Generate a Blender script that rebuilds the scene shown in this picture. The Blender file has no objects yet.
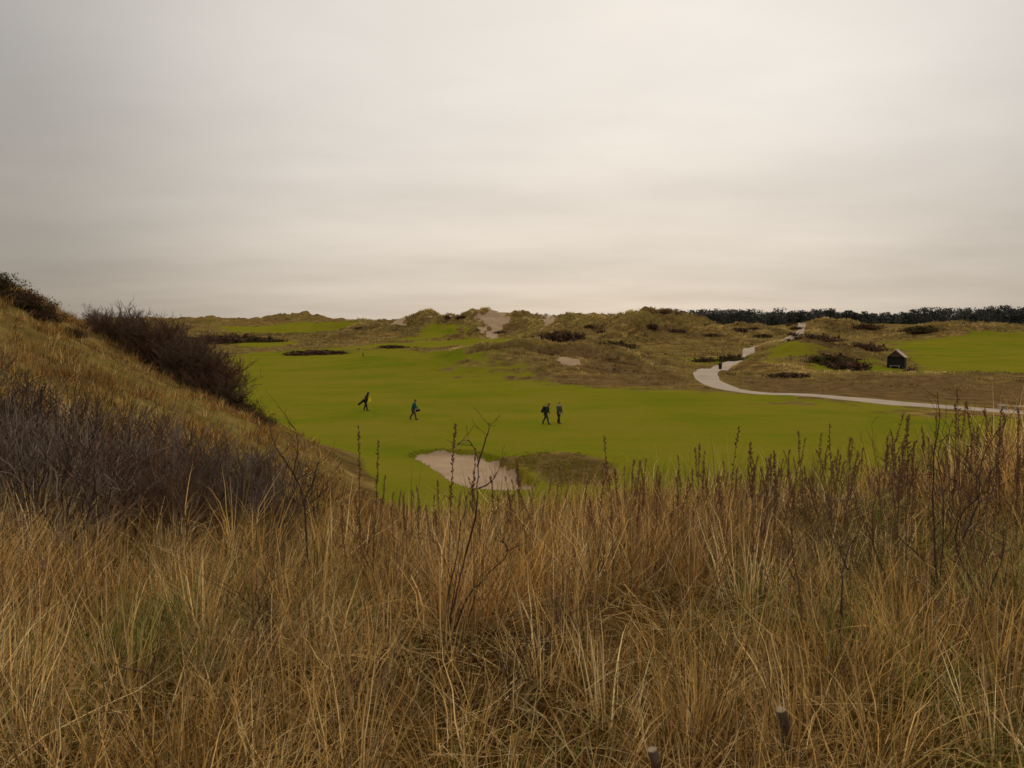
import bpy, math, random
import numpy as np
from mathutils import Vector, Matrix

random.seed(7)
RNG = np.random.default_rng(11)
S = bpy.context.scene
C = S.collection
EYE = 8.3

# ------------------------------------------------------------------ helpers
def tag(o, label=None, cat=None, group=None, kind=None):
    if label: o['label'] = label
    if cat: o['category'] = cat
    if group: o['group'] = group
    if kind: o['kind'] = kind
    return o

def link(o, parent=None):
    C.objects.link(o)
    if parent is not None: o.parent = parent
    return o

def empty(name, loc=(0, 0, 0), rz=0.0):
    o = bpy.data.objects.new(name, None)
    o.empty_display_size = .2
    o.location = loc; o.rotation_euler = (0, 0, rz)
    return link(o)

def copy_tree(o, parent=None):
    c = o.copy(); C.objects.link(c); c.parent = parent
    for ch in list(o.children): copy_tree(ch, c)
    return c

def np_mesh(name, v, quads=None, cols=None, mat=None, tris=None, smooth=False, attr='col'):
    me = bpy.data.meshes.new(name)
    v = np.asarray(v, np.float32)
    nq = 0 if quads is None else len(quads); nt = 0 if tris is None else len(tris)
    me.vertices.add(len(v)); me.vertices.foreach_set('co', v.ravel())
    lo = []
    if nq: lo.append(np.asarray(quads, np.int32).ravel())
    if nt: lo.append(np.asarray(tris, np.int32).ravel())
    lo = np.concatenate(lo)
    me.loops.add(len(lo)); me.loops.foreach_set('vertex_index', lo)
    me.polygons.add(nq + nt)
    st = np.concatenate([np.arange(nq) * 4, nq * 4 + np.arange(nt) * 3]).astype(np.int32)
    me.polygons.foreach_set('loop_start', st)
    if smooth: me.polygons.foreach_set('use_smooth', np.ones(nq + nt, bool))
    me.update(calc_edges=True)
    if cols is not None:
        a = me.attributes.new(attr, 'FLOAT_COLOR', 'POINT')
        c4 = np.ones((len(v), 4), np.float32); c4[:, :cols.shape[1]] = cols
        a.data.foreach_set('color', c4.ravel())
    if mat: me.materials.append(mat)
    return me

class MB:
    """collects verts and faces for one mesh"""
    def __init__(s): s.v = []; s.f = []
    def add(s, vs, fs):
        n = len(s.v); s.v += [tuple(p) for p in vs]; s.f += [tuple(i + n for i in f) for f in fs]
    def box(s, c, d, rot=None):
        vs = [Vector((sx * d[0] / 2, sy * d[1] / 2, sz * d[2] / 2)) for sx in (-1, 1) for sy in (-1, 1) for sz in (-1, 1)]
        if rot is not None: vs = [rot @ p for p in vs]
        s.add([p + Vector(c) for p in vs], [(0, 1, 3, 2), (4, 6, 7, 5), (0, 4, 5, 1), (2, 3, 7, 6), (0, 2, 6, 4), (1, 5, 7, 3)])
    def tube(s, pts, rad, n=5, cap=True):
        pts = [Vector(p) for p in pts]; rings = []
        ref = Vector((.31, .17, .93)).normalized()
        for i, p in enumerate(pts):
            d = (pts[min(i + 1, len(pts) - 1)] - pts[max(i - 1, 0)])
            d = d.normalized() if d.length > 1e-9 else Vector((0, 0, 1))
            if abs(d.dot(ref)) > .97: ref = Vector((.9, .2, .1)).normalized()
            a = d.cross(ref).normalized(); b = d.cross(a)
            r = rad[i] if hasattr(rad, '__len__') else rad
            rings.append([p + (a * math.cos(2 * math.pi * k / n) + b * math.sin(2 * math.pi * k / n)) * r for k in range(n)])
        fs = []
        for i in range(len(pts) - 1):
            for k in range(n):
                fs.append((i * n + k, i * n + (k + 1) % n, (i + 1) * n + (k + 1) % n, (i + 1) * n + k))
        if cap:
            fs.append(tuple(range(n - 1, -1, -1))); fs.append(tuple((len(pts) - 1) * n + k for k in range(n)))
        s.add([p for r in rings for p in r], fs)
    def ball(s, c, r, rot=None, nu=10, nv=7):
        c = Vector(c); vs = [Vector((0, 0, -r[2]))]
        for j in range(1, nv):
            th = math.pi * j / nv
            for k in range(nu):
                ph = 2 * math.pi * k / nu
                vs.append(Vector((r[0] * math.sin(th) * math.cos(ph), r[1] * math.sin(th) * math.sin(ph), -r[2] * math.cos(th))))
        vs.append(Vector((0, 0, r[2])))
        fs = []
        for k in range(nu): fs.append((0, 1 + (k + 1) % nu, 1 + k))
        for j in range(nv - 2):
            for k in range(nu):
                a = 1 + j * nu; fs.append((a + k, a + (k + 1) % nu, a + nu + (k + 1) % nu, a + nu + k))
        l = len(vs) - 1; a = 1 + (nv - 2) * nu
        for k in range(nu): fs.append((a + k, a + (k + 1) % nu, l))
        if rot is not None: vs = [rot @ p for p in vs]
        s.add([p + c for p in vs], fs)
    def capsule(s, a, b, ra, rb, n=10):
        """closed tapered limb with round ends"""
        a = Vector(a); b = Vector(b); d = b - a; L = d.length; d = d / max(L, 1e-6)
        pts, rr = [], []
        for t in (-.98, -.75, -.4, 0): pts.append(a + d * ra * t); rr.append(ra * math.sqrt(max(1 - t * t, 0)))
        for t in (.33, .66): pts.append(a + d * L * t); rr.append(ra + (rb - ra) * t)
        for t in (0, .4, .75, .98): pts.append(b + d * rb * t); rr.append(rb * math.sqrt(max(1 - t * t, 0)))
        s.tube(pts, rr, n)
    def mesh(s, name, mat, smooth=False):
        me = bpy.data.meshes.new(name); me.from_pydata(s.v, [], s.f); me.update()
        if smooth: me.polygons.foreach_set('use_smooth', [True] * len(me.polygons))
        me.materials.append(mat); return me
    def build(s, name, mat, parent=None, smooth=False):
        return link(bpy.data.objects.new(name, s.mesh(name, mat, smooth)), parent)

# ------------------------------------------------------------------ noise
def _h(ix, iy, seed):
    n = (ix.astype(np.int64) * 374761393 + iy.astype(np.int64) * 668265263 + seed * 1442695041) & 0x7fffffff
    n = ((n ^ (n >> 13)) * 1274126177) & 0x7fffffff
    n = n ^ (n >> 16)
    return (n & 0xffff) / 32767.5 - 1.0

def vnoise(x, y, seed=0):
    ix = np.floor(x); iy = np.floor(y); fx = x - ix; fy = y - iy
    u = fx * fx * fx * (fx * (fx * 6 - 15) + 10); w = fy * fy * fy * (fy * (fy * 6 - 15) + 10)
    a = _h(ix, iy, seed); b = _h(ix + 1, iy, seed); c = _h(ix, iy + 1, seed); d = _h(ix + 1, iy + 1, seed)
    return (a * (1 - u) + b * u) * (1 - w) + (c * (1 - u) + d * u) * w

def fbm(x, y, oct=4, seed=0, gain=.5):
    s = 0; a = 1.; t = 0
    for o in range(oct):
        s = s + a * vnoise(x * (2 ** o) + 17.3 * o, y * (2 ** o) - 9.1 * o, seed + o); t += a; a *= gain
    return s / t

def sstep(a, b, x):
    t = np.clip((x - a) / (b - a), 0, 1); return t * t * (3 - 2 * t)

# ------------------------------------------------------------------ terrain height
CP = np.array([
 (0,-6,6.7),(-6,-6,7.2),(6,-6,6.8),(0,0,6.7),(-3,0,6.8),(3,0,6.7),(0,3,6.5),(-3,3,6.6),(3,3,6.55),(0,6,6.2),(-4,6,6.22),(5,6,6.5),
 (0,9,5.85),(-2,9,5.74),(-4,9,5.85),(-7,9,6.3),(3,9,6.1),(6,9,6.5),(10,10,6.75),(15,10,6.1),
 (0,14,4.1),(-3.2,14,4.75),(-6,14,5.8),(5,14,4.5),(10,16,4.2),(16,18,3.4),(-9,14,6.5),(-12,10,7.4),(-14,4,8.2),
 (0,20,2.2),(-4.5,20,3.8),(-6.5,20,4.8),(-8.5,20,5.5),(-10,20,6.05),(-11.3,20,6.5),(-12.8,20,7.1),(-14.8,20,7.9),(-18,20,9),(8,20,2.3),(14,24,1.5),(22,24,1.2),
 (0,28,.5),(8,28,.4),(-3,30,1.0),(0,36,0),(8,36,0),(20,32,0),(30,28,0),(40,22,.4),(30,16,2),
 (-3.5,33,.2),(-7.1,33,1.3),(-8.7,33,2.5),(-10.8,33,3.95),(-14.1,33,5.7),(-16.6,33,7.0),(-18.6,33,8.05),(-19.8,33,8.85),(-21.1,33,9.5),(-24.4,33,11.2),(-29,33,13),(-38,30,14),
 (-5,42,0.1),(-8,42,.6),(-11,43,1.8),(-14.5,43,3.2),(-19,44,5.2),(-24,45,8),(-30,46,10.5),
 (-10,52,.0),(-15,54,.4),(-22,57,2),(-30,60,5),(-42,56,9.5),(-20,66,0),(-34,74,1.5),(-48,75,4),
 (0,46,0),(10,46,0),(25,46,0),(0,58,0),(-10,62,0),(15,60,0),(40,44,0),(40,60,0),(-12,74,0),(0,74,0),(30,74,0),(-60,40,12),(-60,75,5)], float)
def _phi(r2): return np.where(r2 > 0, r2 * np.log(np.maximum(r2, 1e-12)) * .5, 0)
_n = len(CP)
_A = np.zeros((_n + 3, _n + 3))
_d2 = (CP[:, None, 0] - CP[None, :, 0]) ** 2 + (CP[:, None, 1] - CP[None, :, 1]) ** 2
_A[:_n, :_n] = _phi(_d2) + np.eye(_n) * 2.0
_A[:_n, _n] = 1; _A[:_n, _n + 1:] = CP[:, :2]; _A[_n, :_n] = 1; _A[_n + 1:, :_n] = CP[:, :2].T
_W = np.linalg.solve(_A, np.concatenate([CP[:, 2], [0, 0, 0]]))
def near_h(x, y):
    z = _W[_n] + _W[_n + 1] * x + _W[_n + 2] * y
    for i in range(_n):
        z = z + _W[i] * _phi((x - CP[i, 0]) ** 2 + (y - CP[i, 1]) ** 2)
    return z

BUNKER = np.array([(-6.3,48.9),(-6.16,51.3),(-4.7,52.2),(-2.37,51.3),(-1.22,48.9),(-0.4,46.2),(0.43,42.6),(1.16,40.5),(0.98,39.3),(-0.59,39.3),(-2.09,39.9),(-3.23,41.7),(-4.16,44.4),(-5.09,46.8)])
# (x, y, rx, ry, h, roughness) of every rise in the valley and of the dunes beyond it
BUMPS = [
 
 (4,134,16,12,3.7,.5),(-9,143,13,10,2.5,.4),(15,137,9,9,3.3,.5),(-20,152,10,8,1.2,.4),(11,122,8,6,1.7,.4),
 (57.5,152,7.5,6,4.6,.3),(66,158,6,5,2.9,.3),(49,143,7,6,1.8,.3),(40.6,134,2.4,4,1.5,.15),(44,131,4,4,1.2,.2),(64.5,187,6.5,6,2.4,.2),
 (-45,190,7,4,.7,.2),(-26,192,9,5,1.0,.3),(-10,200,8,5,1.2,.3),(60,118,22,7,.7,.4),
 (-15,290,24,14,7.0,.5),(-30,297,16,13,5.0,.4),(4,286,17,13,6.4,.5),(24,276,15,13,6.4,.45),(43.5,253,18,13,7.2,.5),(34,260,10,11,4.2,.5),
 (56,252,10,11,4.6,.5),(66,258,9,11,3.6,.5),(77,262,11,12,4.4,.5),(-48,300,12,12,3.6,.5),(24,256,8,6,2.4,.5),(62,240,10,6,1.6,.5),
 (110,280,14,13,5.4,.25),(96,285,9,10,1.6,.3),(128,290,12,10,2.2,.3),(147,262,17,13,5.2,.2),(172,268,16,13,4.2,.2),(200,262,20,15,5,.2),
 (-133,480,22,22,6.8,.5),(-115,470,20,18,4.2,.5),(-193,520,30,25,5.2,.5),(-250,520,35,28,4.2,.5),(-96,440,20,18,4.0,.5),(-61,400,18,16,4.4,.5),
 (-63,335,12,11,4.4,.5),(-78,345,12,10,3.2,.5),(-95,350,14,10,2.4,.5),(-45,350,12,12,4.4,.5),(-30,420,25,20,3.6,.5),(-160,420,30,16,1.6,.5),(-5,400,30,20,4.4,.5),(40,380,30,20,4,.5),
]
BX = [0,120,150,200,250,330,500,1000,6000]; BZ = [0,0,.3,1.3,2.6,4.2,5.5,5.5,5.0]
def poly_sd(x, y, P):
    """signed distance to a polygon, negative inside"""
    P = np.asarray(P, float); d = np.full(x.shape, 1e18); s = np.zeros(x.shape, bool)
    for i in range(len(P)):
        a = P[i]; b = P[i - 1]; e = b - a
        wx = x - a[0]; wy = y - a[1]
        t = np.clip((wx * e[0] + wy * e[1]) / max(e @ e, 1e-9), 0, 1)
        d = np.minimum(d, (wx - e[0] * t) ** 2 + (wy - e[1] * t) ** 2)
        c = (a[1] > y) != (b[1] > y)
        with np.errstate(divide='ignore', invalid='ignore'):
            xi = (b[0] - a[0]) * (y - a[1]) / (b[1] - a[1] + 1e-30) + a[0]
        s ^= c & (x < xi)
    d = np.sqrt(d); return np.where(s, -d, d)

def parts_h(x, y):
    """(height, near weight, dune share)"""
    x = np.asarray(x, float); y = np.asarray(y, float)
    far = np.interp(y, BX, BZ); far = np.where(y < 0, 0, far)
    dune = np.zeros_like(far); shp = np.zeros_like(far)
    f1 = fbm(x / 11, y / 12, 4, 3); rid = 1 - 2 * np.abs(fbm(x / 14 + 5, y / 10, 3, 23))
    f2 = fbm(x / 4.5, y / 4.5, 3, 77)
    for (cx, cy, rx, ry, h, ro) in BUMPS:
        k = np.exp(-.5 * ((x - cx) / rx) ** 2 - .5 * ((y - cy) / ry) ** 2)
        shp = np.maximum(shp, k * (ro > .15))
        dune = dune + np.maximum(1.06 * h * k * (1 + ro * (.72 * f1 + .62 * (rid - .3)) + ro * .5 * f2), 0) ** 4
    dune = dune ** .25
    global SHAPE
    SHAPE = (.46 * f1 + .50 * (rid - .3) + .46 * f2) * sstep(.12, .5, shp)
    roll = sstep(380, 460, y) * (1.6 * fbm(x / 45, y / 45, 4, 9) + .6)
    far = far + dune + roll + .30 * fbm(x / 16, y / 16, 3, 31) * sstep(46, 80, y)
    w = 1 - sstep(55, 76, y - .55 * np.clip(-x - 18, 0, 30))
    w = w * (1 - sstep(60, 90, np.abs(x)))
    nh = np.where(w > 0, near_h(x, y), 0)
    nh = np.where(nh < .25, .25 - (.25 - nh) * .12 - .22 * sstep(0, .4, .25 - nh), nh)
    rough = sstep(.8, 2.2, nh)
    nh = nh + rough * (.12 * fbm(x / 1.6, y / 1.6, 3, 51) + .28 * fbm(x / 5, y / 5, 2, 57) * sstep(10, 18, y))
    bump0 = .52 * np.exp(-.5 * ((x - 3.5) / 2.5) ** 2 - .5 * ((y - 46.0) / 3.0) ** 2) + .25 * np.exp(-.5 * ((x - 5.2) / 3) ** 2 - .5 * ((y - 44.5) / 3) ** 2)
    z = nh * w + far * (1 - w) + bump0 * w
    near = (np.abs(x) < 12) & (y > 34) & (y < 58)
    if near.any():
        sd = np.full(x.shape, 9.); sd[near] = poly_sd(x[near], y[near], BUNKER)
        z = z * (1 - sstep(.32, -.2, sd)) + (-.42 + .05 * fbm(x, y, 2, 5)) * sstep(.32, -.2, sd)
    return z, w, dune
SHAPE = None
def height(x, y):
    return parts_h(np.atleast_1d(np.asarray(x, float)), np.atleast_1d(np.asarray(y, float)))[0]
def h1(x, y): return float(height(x, y)[0])

# ------------------------------------------------------------------ materials
def newmat(name):
    m = bpy.data.materials.new(name); m.use_nodes = True
    nt = m.node_tree; nt.nodes.clear()
    o = nt.nodes.new('ShaderNodeOutputMaterial'); b = nt.nodes.new('ShaderNodeBsdfPrincipled')
    b.inputs['Roughness'].default_value = .9; b.inputs['Specular IOR Level'].default_value = .15
    nt.links.new(b.outputs[0], o.inputs[0]); return m, nt, b, o
def N(nt, t, **kw):
    n = nt.nodes.new(t)
    for k, v in kw.items(): setattr(n, k, v)
    return n
def noise_n(nt, vec, scale, detail=5, rough=.6, sock='Fac'):
    n = N(nt, 'ShaderNodeTexNoise'); n.inputs['Scale'].default_value = scale; n.inputs['Detail'].default_value = detail
    n.inputs['Roughness'].default_value = rough; nt.links.new(vec, n.inputs['Vector']); return n.outputs[sock]
def ramp_n(nt, fac, stops):
    r = N(nt, 'ShaderNodeValToRGB'); nt.links.new(fac, r.inputs[0]); e = r.color_ramp.elements
    while len(e) < len(stops): e.new(.5)
    for i, (p, c) in enumerate(stops): e[i].position = p; e[i].color = (*c, 1)
    return r.outputs[0]
def mix_n(nt, fac, a, b, mode='MIX'):
    m = N(nt, 'ShaderNodeMix', data_type='RGBA', blend_type=mode)
    if isinstance(fac, (int, float)): m.inputs[0].default_value = fac
    else: nt.links.new(fac, m.inputs[0])
    for s, v in ((m.inputs[6], a), (m.inputs[7], b)):
        if isinstance(v, tuple): s.default_value = (*v, 1)
        else: nt.links.new(v, s)
    return m.outputs[2]
def math_n(nt, op, a, b=0.0, clamp=False):
    m = N(nt, 'ShaderNodeMath', operation=op, use_clamp=clamp)
    for s, v in ((m.inputs[0], a), (m.inputs[1], b)):
        if isinstance(v, (int, float)): s.default_value = v
        else: nt.links.new(v, s)
    return m.outputs[0]

def simple(name, col, var=.25, scale=8, rough=.85, spec=.2):
    m, nt, b, o = newmat(name)
    tc = N(nt, 'ShaderNodeTexCoord')
    f = noise_n(nt, tc.outputs['Object'], scale, 4)
    lo = tuple(c * (1 - var) for c in col); hi = tuple(min(c * (1 + var), 1) for c in col)
    nt.links.new(ramp_n(nt, f, [(.3, lo), (.7, hi)]), b.inputs['Base Color'])
    b.inputs['Roughness'].default_value = rough; b.inputs['Specular IOR Level'].default_value = spec
    return m

def blade_mat(name, trans=.35):
    m, nt, b, o = newmat(name)
    a = N(nt, 'ShaderNodeAttribute', attribute_name='col')
    d = N(nt, 'ShaderNodeBsdfDiffuse'); t = N(nt, 'ShaderNodeBsdfTranslucent'); mx = N(nt, 'ShaderNodeMixShader')
    mx.inputs[0].default_value = trans
    nt.links.new(a.outputs['Color'], d.inputs[0]); nt.links.new(a.outputs['Color'], t.inputs[0])
    nt.links.new(d.outputs[0], mx.inputs[1]); nt.links.new(t.outputs[0], mx.inputs[2]); nt.links.new(mx.outputs[0], o.inputs[0])
    return m
M_blade = blade_mat('dry_grass_blade', .35)
M_twigcol = blade_mat('needle_mass', .1)

def terrain_mat():
    m, nt, b, o = newmat('terrain')
    at = N(nt, 'ShaderNodeAttribute', attribute_name='mask')
    sp = N(nt, 'ShaderNodeSeparateColor'); nt.links.new(at.outputs['Color'], sp.inputs[0])
    geo = N(nt, 'ShaderNodeNewGeometry'); pos = geo.outputs['Position']
    n1 = noise_n(nt, pos, .09, 6, .62); n2 = noise_n(nt, pos, .6, 6, .65); n3 = noise_n(nt, pos, 5, 5, .7)
    st = N(nt, 'ShaderNodeMapping'); st.inputs['Scale'].default_value = (.05, .11, .2); nt.links.new(pos, st.inputs[0])
    n4 = noise_n(nt, st.outputs[0], 1.0, 5, .6)
    # rough dune grass
    nd = noise_n(nt, pos, .17, 6, .7)
    r = ramp_n(nt, n2, [(.28, (.07, .042, .017)), (.48, (.185, .118, .036)), (.62, (.29, .195, .06)), (.78, (.40, .29, .12))])
    r = mix_n(nt, ramp_n(nt, nd, [(.36, (0, 0, 0)), (.50, (.35, .35, .35)), (.66, (1, 1, 1))]), mix_n(nt, 1.0, r, (.5, .45, .5), 'MULTIPLY'), mix_n(nt, 1.0, r, (1.25, 1.25, 1.2), 'MULTIPLY'))
    r = mix_n(nt, ramp_n(nt, n1, [(.42, (0, 0, 0)), (.62, (1, 1, 1))]), r, mix_n(nt, .5, r, (.16, .13, .03)))
    r = mix_n(nt, math_n(nt, 'MULTIPLY', ramp_n(nt, n3, [(.5, (0, 0, 0)), (.66, (1, 1, 1))]), .4), r, (.06, .035, .018))
    # mown turf
    f = ramp_n(nt, n4, [(.3, (.092, .122, .007)), (.44, (.130, .146, .009)), (.55, (.178, .158, .013)), (.68, (.215, .162, .026))])
    f = mix_n(nt, math_n(nt, 'MULTIPLY', n2, .55), f, mix_n(nt, 1.0, f, (.62, .66, .5), 'MULTIPLY'))
    f = mix_n(nt, ramp_n(nt, n1, [(.43, (0, 0, 0)), (.62, (.75, .75, .75))]), f, (.195, .148, .02))
    f = mix_n(nt, .45, f, mix_n(nt, n3, (.07, .095, .004), (.165, .155, .012)))
    n5 = noise_n(nt, pos, 22, 4, .75)
    f = mix_n(nt, 1.0, f, (1.16, 1.14, 1.1), 'MULTIPLY')
    f = mix_n(nt, .5, f, mix_n(nt, 1.0, f, ramp_n(nt, n5, [(.3, (.5, .5, .5)), (.7, (1.45, 1.4, 1.3))]), 'MULTIPLY'))
    # heather-dark rough, also laid in dune hollows as painted relief shading
    hd = ramp_n(nt, n2, [(.3, (.07, .042, .02)), (.55, (.14, .085, .033)), (.75, (.22, .14, .055))])
    # sand
    sd = ramp_n(nt, n2, [(.3, (.36, .25, .155)), (.7, (.45, .325, .205))])
    sd = mix_n(nt, math_n(nt, 'MULTIPLY', n3, .55), sd, (.24, .165, .105))
    def edge(ch, amt, lo=.44, hi=.56):
        e = math_n(nt, 'ADD', sp.outputs[ch], math_n(nt, 'MULTIPLY', math_n(nt, 'SUBTRACT', n3, .5), amt))
        e = math_n(nt, 'ADD', e, math_n(nt, 'MULTIPLY', math_n(nt, 'SUBTRACT', n2, .5), amt))
        mr = N(nt, 'ShaderNodeMapRange', interpolation_type='SMOOTHSTEP'); nt.links.new(e, mr.inputs[0])
        mr.inputs[1].default_value = lo; mr.inputs[2].default_value = hi; return mr.outputs[0]
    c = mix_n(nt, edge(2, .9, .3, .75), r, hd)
    c = mix_n(nt, edge(0, .7, .3, .7), c, f)
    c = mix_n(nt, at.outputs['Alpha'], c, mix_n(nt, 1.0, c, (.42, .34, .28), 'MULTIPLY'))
    c = mix_n(nt, edge(1, .18), c, sd)
    sepp = N(nt, 'ShaderNodeSeparateXYZ'); nt.links.new(pos, sepp.inputs[0])
    nt.links.new(c, b.inputs['Base Color'])
    bp = N(nt, 'ShaderNodeBump'); bp.inputs['Strength'].default_value = .5; bp.inputs['Distance'].default_value = .12
    nt.links.new(math_n(nt, 'ADD', n3, n2), bp.inputs['Height']); nt.links.new(bp.outputs[0], b.inputs['Normal'])
    b.inputs['Specular IOR Level'].default_value = 0; b.inputs['Roughness'].default_value = 1
    return m
M_terrain = terrain_mat()
M_path = None

# ------------------------------------------------------------------ terrain sheet
FAIR = [[(-25.52,56.4),(-50.31,131.1),(-58.07,160.2),(-66.25,189.3),(-51.28,193.5),(-31.23,189.3),(-19.97,183.6),(-10.82,151.8),(-4.75,118.8),(6.08,101.4),(16.61,96.3),(25.59,91.8),(31.1,86.4),(37.54,77.4),(44.35,67.2),(33.08,45),(16.3,33.6),(0,30.6),(-8.11,30.6)],
        [(-47.19,213.3),(-33.1,236.4),(-13.83,263.4),(2.56,255.6),(11.72,218.1),(27.58,204.3),(24.37,189.3),(6.7,191.4),(-15.51,200.1),(-27.38,195.6),(-40.83,195.6)],
        [(108.96,233.7),(131.29,245.4),(185.22,252),(90.18,122.7),(61.55,126.9),(76.47,151.8),(96.3,200.1)],
        [(-144.97,404.1),(-115.91,437.4),(-54.93,375.6),(-45.23,323.1),(-82.52,311.4),(-111.78,317.1)],
        [(48.73,157.2),(60.53,164.7),(54.17,146.4),(44.06,141)],[(58.19,146.4),(69.54,146.4),(60.15,129),(51.78,131.1)],
        [(37.71,169.5),(46.61,169.5),(41.39,153.3),(33.78,151.8)],[(135.9,350.7),(150.99,339.3),(134.23,285.6),(114.71,290.4)],[(-82,231),(-70.55,245.4),(-60.46,222.9),(-70.99,208.8)],
        [(-36.85,252),(-30.05,276.3),(-15.5,295.2),(-15.72,267.6),(-28.22,245.4)]]
HEATH = [[(31.44,112.8),(45.74,118.8),(62.07,118.8),(77.27,112.8),(55.49,81),(43.42,83.1),(33.7,93.6),(28.92,99.3)],[(47.2,131.1),(60.31,131.1),(92.05,200.1),(84.79,213.3),(64.69,179.7)],[(-7.63,107.1),(22.43,100.8),(25.14,135.9),(-5.86,146.4)],
         [(-.5,47.4),(.5,44.8),(1.5,42.2),(2.3,40.4),(4.2,39.8),(5.2,41.5),(4.6,44.0),(2.4,46.2)],
         [(29.91,70.8),(45.62,66.6),(41.51,60.6),(27,63.9)]]
SANDS = [([(5.32,129),(8.74,124.8),(8.91,118.8),(5.74,120.9)], 1.6),([(-11.93,280.8),(-0.78,311.4),(-0.69,276.3),(-6.93,252)],2.0),([(9.59,295.2),(17.6,306),(14.72,267.6),(9.88,263.4)],1.6),([(-42.84,285.6),(-42.04,311.4),(-37.3,276.3)],1.6)]
GREENROUGH = []
def masks(x, y, dune):
    fair = np.zeros_like(x); heath = np.zeros_like(x); sand = np.zeros_like(x)
    wob = fbm(x / 9, y / 9, 3, 101); 
    for i, P in enumerate(FAIR):
        sc = 5.5 if i == 0 else 5
        fair = np.maximum(fair, np.clip(.5 - (poly_sd(x, y, P) + wob * sc * 1.2 + .8 * fbm(x / 2.5, y / 2.5, 2, 88) * sc) / (2 * sc), 0, 1))
    for i, P in enumerate(HEATH):
        sc = 1.3 if i == 3 else 4
        heath = np.maximum(heath, np.clip(.5 - (poly_sd(x, y, P) + wob * sc * (.4 if i == 3 else 1)) / (2 * sc), 0, .62 if i in (1, 2, 3) else .8))
    fair = np.where((dune > 4.2), fair * .3, fair)
    patch = fbm(x / 8, y / 6, 4, 131)
    heath = np.maximum(heath, sstep(1.2, 3, dune) * sstep(.16, .42, patch) * .8)
    heath = np.maximum(heath, sstep(.1, .5, fbm(x / 5, y / 9, 3, 151)) * sstep(60, 74, y) * .75 * sstep(8, 30, x) * (y < 105))
    if SHAPE is not None and len(SHAPE) == len(x): heath = np.maximum(heath, sstep(-.02, -.42, SHAPE) * .95); heath = heath * (1 - .8 * sstep(.02, .3, SHAPE))  # scrub darkens hollows and leaves crests pale, painting relief shading into the cover
    sand = np.maximum(sand, sstep(2.5, 5, dune) * sstep(.46, .62, fbm(x / 7, y / 6, 3, 171)) * .56)
    for P, sc in SANDS:
        sand = np.maximum(sand, np.clip(.40 - (poly_sd(x, y, P) + fbm(x / 2.5, y / 2.5, 3, 191) * sc * 2.2) / (2.6 * sc), 0, .57))
    sdb = poly_sd(x, y, BUNKER)
    sand = np.maximum(sand, np.clip(.5 - (sdb + .22 * fbm(x / 1.2, y / 1.2, 3, 7)) / .7, 0, 1))
    fair = np.where(sand > .5, 0, fair); fair = np.where((y < 55) & (y > 38) & (np.abs(x) < 9), np.minimum(fair, 1 - 1.35 * np.where(heath > .02, heath, 0)), fair)
    return fair, sand, heath, sdb

def build_terrain():
    az = np.concatenate([np.linspace(-180, -48, 40)[:-1], np.linspace(-48, -38, 60)[:-1], np.linspace(-38, 38, 850), np.linspace(38, 48, 60)[1:], np.linspace(48, 180, 40)[1:]])
    rr = np.concatenate([np.exp(np.arange(math.log(.6), math.log(36), .010)), np.exp(np.arange(math.log(36), math.log(54), .0026)), np.exp(np.arange(math.log(54), math.log(60), .005)), np.exp(np.arange(math.log(60), math.log(340), .0042)),
                         np.exp(np.arange(math.log(340), math.log(900), .011)), np.array([950, 1100, 1400, 2000, 3500, 6000])])
    A = np.radians(az)[None, :]; R = rr[:, None]
    X = R * np.sin(A); Y = R * np.cos(A)
    Z, W, D = parts_h(X.ravel(), Y.ravel())
    x = X.ravel(); y = Y.ravel()
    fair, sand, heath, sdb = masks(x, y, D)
    fair = fair * (1 - W * sstep(.35, .9, Z) * (y < 62) * (np.hypot(x - 3.5, y - 46) > 6))
    nr, nc = X.shape
    P = np.stack([x, y, Z], 1).reshape(nr, nc, 3)
    du = np.gradient(P, axis=0); dv = np.gradient(P, axis=1)
    nrm = np.cross(dv, du).reshape(-1, 3); nrm /= np.linalg.norm(nrm, axis=1, keepdims=True) + 1e-12
    nrm[nrm[:, 2] < 0] *= -1
    idx = np.arange(nr * nc).reshape(nr, nc)
    q = np.stack([idx[:-1, :-1], idx[:-1, 1:], idx[1:, 1:], idx[1:, :-1]], -1).reshape(-1, 4)
    cen = q[:, 0]
    reg = np.zeros(len(q), int)                                   # 0 ground
    reg[(D[cen] > 1.0) | (y[cen] > 380)] = 4                       # dunes
    reg[(fair[cen] > .5) & (D[cen] < 4)] = 1
    reg[(W[cen] > .3) & (Z[cen] > .45) & (y[cen] > 14) & (fair[cen] <= .5) & (sdb[cen] > 3)] = 3
    reg[(y[cen] <= 14)] = 2
    reg[sdb[cen] < .15] = 5
    V = P.reshape(-1, 3)
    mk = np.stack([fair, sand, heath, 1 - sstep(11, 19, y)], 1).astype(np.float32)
    # centre cap
    for k, nm in enumerate(['ground', 'fairway', 'foreground_dune', 'dune_slope', 'dune_hills', 'bunker_sand']):
        f = q[reg == k]
        if not len(f): continue
        u, inv = np.unique(f, return_inverse=True)
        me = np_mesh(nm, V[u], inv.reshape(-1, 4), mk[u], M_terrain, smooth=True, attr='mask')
        me.normals_split_custom_set_from_vertices(nrm[u].astype(float).tolist())
        tag(link(bpy.data.objects.new(nm, me)), kind='structure')
build_terrain()

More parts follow.
